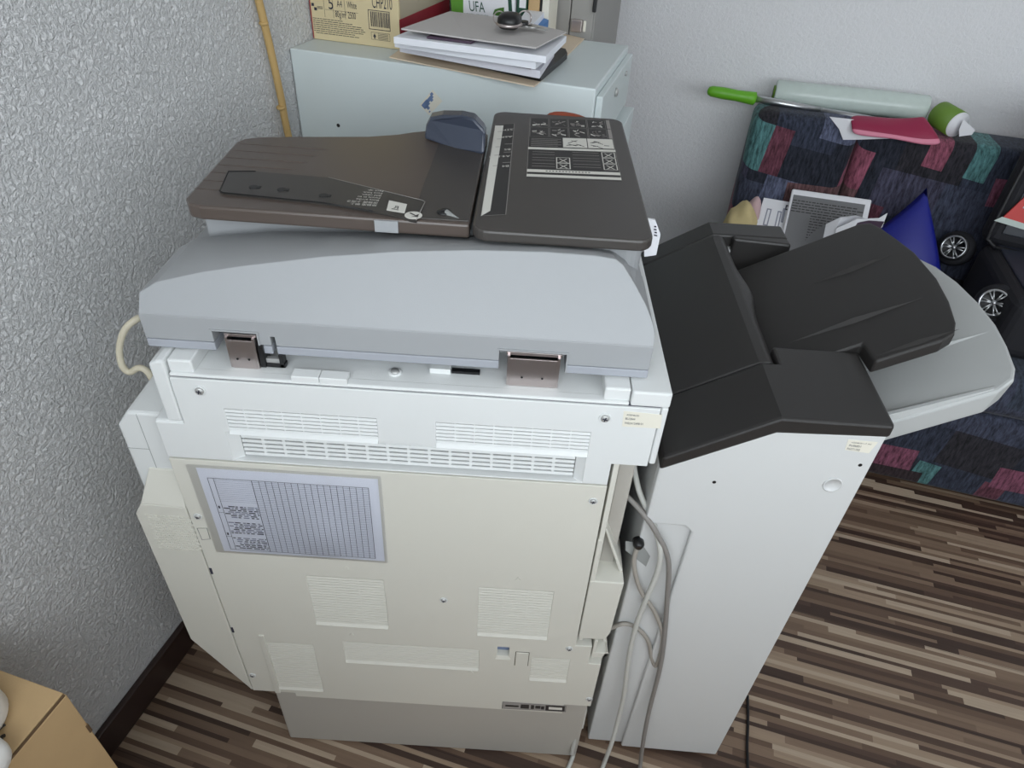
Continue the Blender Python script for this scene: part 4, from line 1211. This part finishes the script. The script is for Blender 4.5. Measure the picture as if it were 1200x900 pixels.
# top envelope with a slight lift in its near left corner
cor = [at_z(470, 33, z + .013), at_z(545, 44, z + .008), at_z(628, 55.5, z + .013), at_z(664, 37, z + .010), at_z(600, 22, z + .008), at_z(527, 13, z + .008)]
mb.bm.free()
mb = MB(ENVG, PINK); mb.hexa(cor, [p - Vector((0, 0, .003)) for p in cor])
o = mb.build('grey_envelope', None, .0008); tag(o, 'grey envelope lying on top of the paper stack, holding the keys', 'envelope')
mb = MB(PLUM); lowc = [p - Vector((0, 0, .0036)) for p in (at_z(500, 40, z + .008), at_z(552, 46.5, z + .008), at_z(570, 38, z + .008), at_z(520, 30, z + .008))]
mb.hexa(lowc, [Vector((p.x, p.y, z + .0005)) for p in lowc]); o = mb.build('plum_notebook', None, .0008); tag(o, 'dark plum notebook edge just under the grey envelope', 'notebook')
ze = z + .0095
# keys
kc = at_z(597, 29, ze + .012)
key = thing('car_key_set', 'black car key fob and keys on a ring lying on the grey envelope', 'keys', (kc.x, kc.y, ze + .004))
k0 = ze + .0045
Mk = MR @ Matrix.Rotation(.1, 4, 'Z')
mb = MB(BLACK, CHROME); mb.ball((kc.x, kc.y, k0 + .0145), .0225, .031, .0145, 0, Mk, .72)
fo = mb.build('key_fob', key)
mb = MB(CHROME)
ringp = [Vector((kc.x, kc.y, k0 + .010)) + (Mk @ Vector((.0228 * math.cos(a), .0314 * math.sin(a), 0))) for a in [PI + PI * k / 14 for k in range(15)]]
mb.tube(ringp, .0034, 0, 8, 0); o = mb.build('fob_trim', fo); o['label'] = 'chrome rim of the key fob'
mb = MB(CHROME); mb2 = MB(CHROME); M0 = Vector((kc.x - .022, kc.y + .036, k0 + .012))
mb.tube([M0 + Vector((.011 * math.cos(a), .009 * math.sin(a), .010 * math.sin(a))) for a in [2 * PI * k / 20 for k in range(21)]], .0012, 0, 8, 0)
M1 = Vector((kc.x + .028, kc.y + .034, k0 + .014))
mb2.tube([M1 + Vector((.013 * math.cos(a), .009 * math.sin(a), .012 * math.sin(a))) for a in [2 * PI * k / 20 for k in range(21)]], .0014, 0, 8, 0)
mb.build('key_ring', key); mb2.build('key_ring', key)
for dx, dy, an, mi in ((.034, .02, -.35, 0), (.044, .016, -.6, 0), (.026, .026, -.1, 1)):
    mb = MB(STEEL, BLACK); M = Matrix.Translation((kc.x + dx, kc.y + dy, k0)) @ Matrix.Rotation(an, 4, 'Z')
    mb.lathe([(.010, .002), (.010, .005 + .006 * mi)], M @ Vector((0, 0, 0)), (0, 0, 1), mi, 16); mb.box(.006, .034, -.003, .003, .002, .0042, 0, M)
    for k in range(4): mb.box(.014 + .005 * k, .016 + .005 * k, -.0048, -.003, .002, .0042, 0, M)
    mb.build('key', key)
# UFA pack
z0 = CT + .0006
def upright(name, px0, px1, ytop, ry, depth, h, mt, label, cat, tilt=0):
    a = toroom(at_ry(px0, 20, ry)).x; b = toroom(at_ry(px1, 20, ry)).x
    t = thing(name, label, cat, tuple(RP((a + b) / 2, ry + depth / 2, z0)), RA)
    return t, a, b
uy = 1.652
t, a, b = upright('tissue_pack', 528, 600, 0, uy, .07, .2, None, 'white and green UFA paper pack standing behind the paper stack', 'pack')
b += .004
mb = MB(PAPER, GREENU)
prof = [(a, z0), (b, z0), (b + .001, z0 + .06), (b - .002, z0 + .13), (b - .01, z0 + .150), (a + .01, z0 + .150), (a + .002, z0 + .13), (a - .001, z0 + .06)]
mb.prism_y(prof, uy, uy + .075, 0, MR); pk = mb.build('pack_body', t, .01, 3)
QU_ = Quad(at_ry(530, 16, uy), at_ry(599, 24, uy), at_ry(597, -6, uy), at_ry(527, -14, uy), n=tuple(-EY))
mb = MB(GREENU, GREEND, SAGE)
mb.face([QU_.pt(-.01, -.6, .0006), QU_.pt(.17, -.6, .0006), QU_.pt(.23, 1.0, .0006), QU_.pt(.0, 1.0, .0006)], 0)
mb.qtext(QU_, 'UFA', .30, .20, .030, .0008, 1, .037)
mb.qtext(QU_, 'SAMEN · SEMENCES', .25, .02, .006, .0008, 1, .052)
lf = [(0, 0), (.35, -.12), (.75, -.1), (1, .3), (1.05, .9), (.6, .75), (.2, .55)]
mb.face([QU_.pt(.70 + .19 * x, .17 + .36 * y, .0008) for x, y in lf], 2)
mb.qrect(QU_, .97, -.6, 1.03, 1, .0006, 1)
mb.build('pack_print', pk)
# neighbours of the pack
t2, a2, b2 = upright('herbicide_box', 599.5, 612, 0, 1.665, .06, .16, None, 'narrow dark green carton standing right of the white UFA pack', 'carton')
a2 = b + .0035; b2 = max(b2, a2 + .022)
mb = MB(GREEND, PAPER); mb.box(a2, b2, 1.66, 1.72, z0, z0 + .17, 0, MR); o = mb.build('carton_body', t2, .001)
mb = MB(PAPER, INK); mb.box(a2 + .006, b2 - .001, 1.6592, 1.6600, z0 + .07, z0 + .12, 0, MR); mb.build('white_label', o)
a3 = b2 + .002; b3 = a3 + .026
mb = MB(KRAFT); mb.box(a3, b3, 1.67, 1.755, z0, z0 + .2, 0, MR); tag(mb.build('kraft_binder', None, .001), 'tan card binder standing between the green carton and a cream book', 'binder')
mb = MB(BLACK); mb.box(b3 + .001, b3 + .005, 1.67, 1.755, z0, z0 + .2, 0, MR); tag(mb.build('black_folder', None, .0005), 'thin black folder standing right of the tan binder', 'folder')
mb = MB(STICK); mb.box(b3 + .006, b3 + .022, 1.67, 1.758, z0, z0 + .2, 0, MR); tag(mb.build('cream_book', None, .0015), 'cream spine book standing at the right end of the upright row', 'book')
# leaflets leaning by the keys
def leaning(name, pix, ry, m, label, cat, t=.004):
    pts = [at_ry(*q, ry) for q in pix]
    mb = MB(m); mb.hexa(pts, [p + Vector(EY) * t for p in pts]); return tag(mb.build(name, None, .0006), label, cat)
zb = z0
def flatblk(name, pix, z, t, m, label, cat):
    pts = [at_z(*q, z + t) for q in pix]; mb = MB(m); mb.hexa(pts, [Vector((p.x, p.y, z)) for p in pts]); return tag(mb.build(name, None, .0008), label, cat)
flatblk('leaflet_stack', [(604, 30), (622, 32), (638, 14), (617, 11)], CT + .004, .062, PAPER2, 'small stack of white leaflets beyond the keys', 'leaflets')
flatblk('blue_leaflet', [(624, 32), (634, 34), (643, 23), (634, 20)], CT + .004, .050, BLUE, 'small blue booklet beside the white leaflets beyond the keys', 'booklet')

# rust coloured pouch peeping over the far edge of the copier lid
p = at_y(668, 131, 1.20)
mb = MB(RUST); mb.ball((p.x, 1.205, 1.072), .045, .016, .022, 0, Matrix.Rotation(.12, 4, 'Y'), .8)
mb.box(p.x - .042, p.x + .042, 1.192, 1.218, .9635, 1.068)
o = mb.build('leather_pouch', None, .003); tag(o, 'rust brown leather pouch peeping over the far edge of the feeder cover', 'pouch')

# ------------------------------------------------------------------ sofa
SFY = 1.714
sf = thing('sofa', 'dark patchwork fabric sofa along the back wall', 'sofa', tuple(RP(1.0, 2.1, 0)), RA)
FAB = fabric_mat(); FAB2 = FAB
SX0, SX1 = .135, 1.95
def cushion(name, x0, x1, y0, y1, z0, z1, lean, m, r, parent):
    mb = MB(m)
    nx = 6; 
    a = [(x0, y0, z0), (x1, y0, z0), (x1, y1, z0), (x0, y1, z0)]
    b = [(x0, y0 + lean, z1), (x1, y0 + lean, z1), (x1, y1 + lean * .5, z1), (x0, y1 + lean * .5, z1)]
    mb.hexa([RP(*p) for p in a], [RP(*p) for p in b])
    o = mb.build(name, parent, r, 5)
    for p in o.data.polygons: p.use_smooth = True
    return o
def scush(*a): return cushion(*a)
scush('sofa_base', SX0 + .01, SX1, SFY, 2.50, .012, .30, 0, FAB, .02, sf)
scush('seat_cushion', SX0 + .01, 1.05, SFY - .012, 2.24, .302, .425, 0, FAB, .045, sf)
scush('seat_cushion', 1.053, SX1, SFY - .012, 2.24, .302, .425, 0, FAB, .045, sf)
scush('back_cushion', SX0, .452, 2.245, 2.46, .305, .838, .075, FAB, .04, sf)
scush('back_cushion',   .455, 1.2, 2.25, 2.46, .305, .822, .075, FAB, .03, sf)
scush('back_cushion', 1.203, SX1, 2.25, 2.46, .305, .822, .075, FAB, .03, sf)
for x in (.2, 1.0, 1.85):
    for y in (1.76, 2.42):
        mb = MB(BLACK); mb.lathe([(.02, 0), (.025, .014)], RP(x, y, 0), (0, 0, 1)); mb.build('foot', sf)

# ------------------------------------------------------------------ things along the sofa's back
# roll of film
ra = at_ry(908, 108, 2.47); rb_ = at_ry(1086, 127, 2.47)
ax = (rb_ - ra); ln = ax.length
t = thing('film_roll', 'long roll of pale clear plastic film lying on the sofa back against the wall', 'film roll', tuple((ra + rb_) / 2))
mb = MB(FILM); mb.lathe([(.020, 0), (.036, .0005), (.038, .004), (.037, ln * .3), (.0385, ln * .6), (.037, ln - .004), (.035, ln), (.02, ln)], ra, ax, 0, 32); rl_ = mb.build('film', t)
mb = MB(OLIVE, BLACK); mb.lathe([(.0205, -.006), (.0205, .01)], ra, ax, 0); mb.lathe([(.016, -.0062), (.016, -.0055)], ra, ax, 1); mb.build('core', t)
# mop / broom pole
pa = at_ry(829, 106, 2.40); pb_ = at_ry(886, 116, 2.405); pc = at_ry(1100, 150, 2.41)
t = thing('telescopic_pole', 'aluminium pole with a bright green handle lying along the sofa back', 'pole', tuple((pa + pb_) / 2))
dv = (pb_ - pa).normalized()
mb = MB(ALU, STEEL); e = pb_ + dv * .36
mb.tube([pb_ - dv * .01, pb_ + dv * .20], .0115, 0, 16, 0); mb.tube([pb_ + dv * .2, pb_ + dv * .5], .0095, 0, 16, 0); mb.build('tube', t)
mb = MB(GREEN, VOID); L_ = (pb_ - pa).length
mb.lathe([(.004, 0), (.012, .004), (.016, .014), (.018, .05), (.0165, L_ * .6), (.019, L_ * .85), (.020, L_ - .004), (.012, L_)], pa, dv, 0, 20)
mb.build('handle', t)
# white sheet and magenta packet over the edge
def drape(name, pix, off, m, label, cat, mats=()):
    pass
pts = [(968, 138), (975, 140), (982, 150), (987, 164), (1010, 163), (1062, 163), (1060, 150), (1000, 141)]
P = [at_ry(x, y, 2.322 + (.02 if y < 152 else 0)) for x, y in pts]
pts1 = [(972, 137), (1062, 147), (1060, 162), (1000, 164), (988, 164), (983, 151)]
P = [at_ry(x, y, 2.300) for x, y in pts1]
mb = MB(PAPER); mb.hexa(P, [p + Vector(EY) * .003 for p in P]); tag(mb.build('paper_bag', None, .001), 'white paper sheet hanging over the sofa back under the magenta packet', 'paper')
mb = MB(MAG, PINK)
rows = [[(994, 135.5), (1022, 138), (1050, 140.5), (1078, 138), (1082, 137)], [(996, 144), (1022, 148), (1050, 152), (1080, 154), (1092, 150)], [(997, 152), (1022, 156), (1050, 160), (1082, 166), (1102, 164)], [(999, 158), (1022, 161), (1050, 163), (1080, 171), (1103, 170)]]
ry_ = [2.335, 2.300, 2.288, 2.284]
V = [[mb.bm.verts.new(at_ry(x, y, ry_[i] - .010 * math.sin(j * .8) - .004)) for j, (x, y) in enumerate(r)] for i, r in enumerate(rows)]
for i in range(3):
    for j in range(4):
        f = mb.bm.faces.new((V[i][j], V[i][j + 1], V[i + 1][j + 1], V[i + 1][j])); f.material_index = 1 if i == 2 else 0; f.smooth = True
o = mb.build('plastic_packet', None); md = o.modifiers.new('s', 'SOLIDIFY'); md.thickness = .010; md.offset = -1; md = o.modifiers.new('b', 'SUBSURF'); md.levels = 1; md.render_levels = 2
tag(o, 'crumpled magenta plastic packet with a pink edge draped over the sofa back', 'packet')
# green tin with a white end
ca = at_ry(1100, 133, 2.44); cb_ = at_ry(1122, 146, 2.37)
ax = (cb_ - ca); ln = ax.length
t = thing('cardboard_tube', 'green cardboard tube with a torn white end lying beside the film roll', 'tube', tuple((ca + cb_) / 2))
mb = MB(OLIVE); mb.lathe([(.0005, 0), (.036, .001), (.0375, .004), (.0375, ln)], ca, ax, 0, 28); mb.build('tube_body', t)
mb = MB(PAPER); mb.lathe([(.0365, ln), (.0365, ln + .002), (.0005, ln + .002)], ca, ax, 0, 28)
A = [at_ry(*q, 2.352) for q in ((1129, 140), (1143, 152), (1139, 158), (1124, 160), (1124, 152))]
mb.hexa(A, [p + Vector(EY) * .002 for p in A]); o = mb.build('paper_end', t); o['label'] = 'torn white paper end'

# ------------------------------------------------------------------ things on the sofa seat
SZ = .4255
def panel_lean(name, pix_top, z0_, ybot, ytop, m, label, cat, t=.004):
    """a stiff sheet standing on the seat and leaning on the back cushion; its top edge follows two pixels"""
    a = toroom(at_ry(*pix_top[0], ytop)); b = toroom(at_ry(*pix_top[1], ytop))
    c = Vector((b.x - (b.z - a.z) * -.05, ybot, z0_)); d = Vector((a.x, ybot, z0_))
    n = (Vector((0, -1, 0)) * (a.z - z0_) + Vector((0, 0, 1)) * (ytop - ybot) * 1).normalized()
    P = [MR @ p for p in (d, c, b, a)]
    return P, MR @ n if False else (MR.to_3x3() @ n)
P, n = panel_lean('f', ((928, 222), (1021, 235)), SZ, 2.10, 2.262, PAPER, '', '')
t = thing('document_folder', 'white edged clear folder with a grey printed page leaning on the sofa back', 'folder', tuple((P[0] + P[1]) / 2))
Q = Quad(*P, n=tuple(n)); mb = MB(PAPER); Q.slab(mb, .010); fbk = mb.build('folder_board', t, .006, 3)
mb = MB(SCREENG, LABELD, PAPER); mb.qrect(Q, .03, .02, .93, .93, .0106, 0)
for k in range(26):
    v = .86 - .032 * k; u = .04 if k < 5 else .30
    while u < (.85 if k < 5 else .72 + random.uniform(-.1, .12)):
        w = random.uniform(.02, .08); mb.qrect(Q, u, v, u + w, v + .012, .0109, 1); u += w + .012
o = mb.build('printed_page', t); o['label'] = 'grey page of dark print'
P, n = panel_lean('f', ((895, 232), (930, 238)), SZ, 2.085, 2.262, PAPER, '', '')
P[3] += Vector(EX) * .0; P[0] += Vector(EX) * -.02; P[1] = P[0] + Vector(EX) * .12
Q = Quad(*P, n=tuple(n)); mb = MB(PAPER, INKL, INK); Q.slab(mb, .003)
for u0, v0, u1, v1, mi in ((.2, .62, .35, .86, 1), (.55, .6, .68, .85, 1), (.7, .7, .78, .9, 1), (.76, .88, .92, .95, 2), (.7, .5, .8, .6, 1)): mb.qframe(Q, u0, v0, u1, v1, .0034, .004, mi)
tag(mb.build('white_envelope', None, .0006), 'white printed envelope leaning on the sofa back left of the grey page folder', 'envelope')
# crumpled papers
mb = MB(PAPER, PLUM)
c0 = at_ry(1005, 262, 2.10)
for k, (pxs, m_) in enumerate((([(968, 263), (985, 255), (1003, 253), (1020, 258), (1014, 275), (975, 285)], 0), ([(980, 268), (1004, 257), (1030, 256), (1040, 250), (1034, 266), (1010, 285)], 0), ([(1000, 262), (1018, 259), (1036, 260), (1030, 272), (1008, 280)], 1))):
    pp_ = [at_ry(x, y, 2.06 - .02 * k + .012 * math.sin(x)) for x, y in pxs]
    pp_ = pp_ + [MR @ Vector((toroom(pp_[-1]).x, 2.02 - .02 * k, SZ)), MR @ Vector((toroom(pp_[0]).x + .02, 2.02 - .02 * k, SZ))]
    mb.hexa(pp_, [p + Vector(EY) * .003 for p in pp_], m_)
tag(mb.build('crumpled_papers', None), 'crumpled white papers standing just beyond the charcoal upper tray', 'papers')
# yellow cloth and rose cloth
def heap(name, px, py, ry, rx, ryy, h, m, label, cat):
    c = at_ry(px, py, ry); top = c.z
    mb = MB(m); rnd = random.Random(hash(name) % 97)
    zc = (SZ + top) / 2; rz = (top - SZ) / 2
    mb.ball((c.x, c.y, zc), rx, ryy, rz, 0, None, .75, 28)
    for v in mb.bm.verts:
        d = Vector((v.co.x - c.x, v.co.y - c.y, v.co.z - zc)); k = 1 + .14 * math.sin(d.x * 110 + d.z * 60) * math.cos(d.y * 80 + d.x * 30)
        v.co = Vector((c.x, c.y, zc)) + Vector((d.x * k, d.y * k, d.z * (1 + .12 * math.sin(d.x * 95 + 1)) if d.z > 0 else d.z))
    return tag(mb.build(name, None, smooth=True), label, cat)
heap('yellow_towel', 873, 240, 2.15, .047, .05, .1, YEL, 'crumpled pale yellow towel on the left end of the sofa seat', 'towel')
heap('rose_cloth', 886, 234, 2.225, .026, .03, .1, ROSE, 'pale rose cloth on the sofa behind the yellow towel', 'cloth')
# blue satin cushion standing on its corner
Qc = Quad(at_ry(1046, 345, 2.06), at_ry(1107, 350, 2.10), at_ry(1086, 220, 2.235), at_ry(1018, 276, 2.19))
if Qc.n.dot(Vector(EY)) > 0: Qc.n = -Qc.n
mb = MB(NAVY); n = 14
V = {}
for side in (1, -1):
    for i in range(n + 1):
        for j in range(n + 1):
            u = -1 + 2 * i / n; v = -1 + 2 * j / n
            edge = abs(u) > .999 or abs(v) > .999
            th = 0 if edge else .045 * ((1 - u ** 2) * (1 - v ** 2)) ** .42
            uu = u * (1 - .05 * (1 - v ** 2) * abs(u) ** 3); vv = v * (1 - .05 * (1 - u ** 2) * abs(v) ** 3)
            if edge and side == -1: V[(side, i, j)] = V[(1, i, j)]; continue
            V[(side, i, j)] = mb.bm.verts.new(Qc.pt((uu + 1) / 2, (vv + 1) / 2, side * th))
    for i in range(n):
        for j in range(n):
            q = (V[(side, i, j)], V[(side, i + 1, j)], V[(side, i + 1, j + 1)], V[(side, i, j + 1)])
            f = mb.bm.faces.new(q if side == 1 else tuple(reversed(q))); f.smooth = True
bmesh.ops.recalc_face_normals(mb.bm, faces=mb.bm.faces)
o = mb.build('satin_cushion', None, smooth=True)
print('cushion low', min(v.co.z for v in o.data.vertices), SZ)
tag(o, 'dark blue satin cushion standing on the sofa beside the black suitcase', 'cushion')

# suitcase lying open, lid against the sofa back, wheels towards the copier
w1 = at_z(1118, 290, .545); w2 = at_z(1165, 355, .545)
r1, r2 = toroom(w1), toroom(w2)
ang = math.atan2(r2.x - r1.x, -(r2.y - r1.y))
su_ = thing('suitcase', 'open black fabric suitcase with silver wheels lying on the right of the sofa', 'suitcase', tuple(RP(1.1, 2.0, SZ)), RA)
ex0 = (r1.x + r2.x) / 2 + .012
mb = MB(SUIT); mb.box(ex0 + .02, ex0 + .55, r2.y - .085, 2.20, SZ + .001, .600, 0, MR); sb = mb.build('suitcase_base', su_, .035, 4)
mb = MB(SUITP); mb.box(ex0 + .05, ex0 + .52, r2.y - .03, 2.16, .599, .606, 0, MR); mb.build('fabric_panel', su_, .004)
# lid leaning on the sofa back
mb = MB(SUIT)
lxa = toroom(at_ry(1157, 250, 2.2)).x
Ml = MR @ Matrix.Translation((lxa, 2.135, .607)) @ Matrix.Rotation(math.radians(-11), 4, 'X') @ Matrix.Rotation(math.radians(4), 4, 'Y')
mb.box(0, .52, 0, .075, 0, .40, 0, Ml); ld = mb.build('suitcase_lid', su_, .04, 4)
mb = MB(PIPE)
pr_ = [(0.035, 0), (.485, 0), (.51, .02), (.515, .05), (.515, .36), (.49, .395), (.03, .395), (.008, .37), (.004, .05), (.012, .015), (.035, 0)]
mb.tube([Ml @ Vector((x, -.003, z)) for x, z in pr_], .006, 0, 8, 3); mb.build('piping', ld)
POCK = mat('pocket_mesh', (52, 56, 62), .35, bump=.5, bscale=120)
mb = MB(POCK); mb.box(.035, .5, -.006, .0005, .04, .37, 0, Ml); mb.build('mesh_pocket', ld, .003)
A = [Ml @ Vector((x, -.008, z)) for x, z in ((.014, .086), (.21, .070), (.225, .178), (.054, .186))]
Q = Quad(*A, n=tuple(-EY))
red = thing('red_packet', 'red printed packet in the clear pocket of the suitcase lid', 'packet', tuple(A[0]))
mb = MB(RED, PAPER2); Q.slab(mb, .006)
mb.qframe(Q, .10, .35, .38, .72, .0064, .0035, 1); mb.qrect(Q, .16, .50, .32, .57, .0064, 1); mb.qrect(Q, .16, .6, .32, .64, .0064, 1); mb.qrect(Q, .42, .4, .44, .68, .0064, 1)
mb.build('packet_card', red)
mb = MB(FILM); mb.face([Q.pt(-.06, -.16, .004), Q.pt(1.02, -.14, .004), Q.pt(1.0, .0, .0065), Q.pt(-.02, .0, .0065)]); mb.build('clear_wrap', red)
# wheels: silver multi spoke rims in black housings
for w in (w1, w2):
    d = Vector(CAM) - w; 
    wr = toroom(w)
    axis = (MR.to_3x3() @ Vector((-.55, -.72, .42))).normalized()
    hb = MB(SUIT); hb.lathe([(.050, -.045), (.054, -.02), (.050, -.002), (.034, -.004)], w, axis, 0, 28); hs = hb.build('wheel_housing', su_)
    wb = MB(BLACK, ALU)
    wb.lathe([(.040, -.01), (.0405, .004), (.037, .006), (.0345, .001), (.0005, .001)], w, axis, 0, 32)
    u = axis.orthogonal().normalized(); v = axis.cross(u)
    rim = [w + axis * .006 + (u * math.cos(a) + v * math.sin(a)) * .0335 for a in [2 * PI * k / 32 for k in range(33)]]
    wb.tube(rim, .0034, 1, 8, 0)
    for k in range(12):
        a = 2 * PI * (k // 2) / 6 + (.16 if k % 2 else -.16)
        a2_ = 2 * PI * (k // 2) / 6 + (.10 if k % 2 else -.10)
        wb.tube([w + axis * .006 + (u * math.cos(a2_) + v * math.sin(a2_)) * .006, w + axis * .0055 + (u * math.cos(a) + v * math.sin(a)) * .033], .0024, 1, 6, 0)
    wb.lathe([(.007, .003), (.007, .008), (.0005, .009)], w, axis, 1, 16)
    wb.build('wheel', hs)

# ------------------------------------------------------------------ cardboard box at the left foreground
BZ = .55
c1 = toroom(at_z(77, 812, BZ))
bxx, byy = c1.x, c1.y
cb2 = thing('cardboard_box', 'large brown cardboard box in the lower left foreground by the wall', 'box', tuple(RP(bxx - .1, byy - .12, 0)), RA)
mb = MB(KRAFT); mb.box(LW + .005, bxx, byy - .30, byy, 0, BZ - .004, 0, MR); bb = mb.build('box_body', cb2, .002)
mb = MB(KRAFT); mb.box(LW + .006, bxx - .0035, byy - .298, byy - .001, BZ - .0038, BZ, 0, MR); mb.build('top_flap', cb2, .001)
mb = MB(KRAFTD); mb.box(bxx - .003, bxx - .0006, byy - .298, byy - .002, BZ - .0045, BZ - .0015, 0, MR); mb.build('flap_slit', cb2)
mb = MB(KRAFTD); mb.box(bxx - .004, bxx + .0008, byy - .004, byy + .0008, BZ - .105, BZ - .085, 0, MR); mb.build('corner_tear', bb, .001)
# white plastic things on the box
WP = mat('glossy_white_plastic', (226, 224, 220), .3)
g0 = at_z(-14, 822, BZ)
mb = MB(WP); mb.lathe([(.02, 0.0), (.040, .001), (.044, .01), (.042, .05), (.032, .08), (.014, .092), (.0005, .093)], (at_z(-34, 850, BZ).x, at_z(-34, 850, BZ).y, BZ + .0005), (0, 0, 1), 0, 32)
o = mb.build('plastic_bottle', None); tag(o, 'white rounded plastic container on the cardboard box, farther from the viewer', 'container')
p = at_z(-22, 905, BZ)
t = thing('plastic_case', 'white rounded plastic case with a short black cord on the cardboard box, nearest the viewer', 'case', (p.x, p.y, BZ))
mb = MB(WP); mb.ball((p.x, p.y, BZ + .0262), .040, .030, .026, 0, None, .85, 28); mb.build('case_body', t)
mb = MB(BLACK); mb.tube([Vector((p.x, p.y + .027, BZ + .012)), at_z(-2, 856, BZ + .003), at_z(6, 849, BZ + .003)], .0016, 0, 8, 4)
q = at_z(5, 862, BZ + .003); mb.build('cord', t)
mb = MB(BLACK); mb.tube([Vector((p.x + .01, p.y + .026, BZ + .012)), at_z(2, 864, BZ + .003), q], .0022, 0, 8, 4); mb.build('cord', t)

# ------------------------------------------------------------------ light
def area(name, loc, rot, sx, sy, power, col):
    l = bpy.data.lights.new(name, 'AREA'); l.shape = 'RECTANGLE'; l.size = sx; l.size_y = sy; l.energy = power; l.color = col
    o = bpy.data.objects.new(name, l); COL.objects.link(o); o.matrix_world = MR @ Matrix.Translation(loc) @ rot
    return o
xm = (WX0 + WX1) / 2
area('window_daylight', (xm, WW - .16, (WZ0 + WZ1) / 2), Matrix.Rotation(PI / 2, 4, 'X') , WX1 - WX0, WZ1 - WZ0, 46, (.90, .96, 1.0))
s = bpy.data.lights.new('sun', 'SUN'); s.energy = 4.5; s.angle = math.radians(1.0); s.color = (1.0, .88, .68)
so = bpy.data.objects.new('sun', s); COL.objects.link(so)
d = MR.to_3x3() @ Vector((.12, .40, -.90))
so.rotation_euler = d.to_track_quat('-Z', 'Y').to_euler()
w = bpy.data.worlds.new('world'); sc.world = w; w.use_nodes = True
bg = w.node_tree.nodes['Background']; bg.inputs['Color'].default_value = (.80, .90, 1.0, 1); bg.inputs['Strength'].default_value = 1.0
sc.view_settings.view_transform = 'Standard'; sc.view_settings.look = 'None'
sc.view_settings.gamma = 1.0; sc.view_settings.use_curve_mapping = False
sc.view_settings.exposure = 0.0
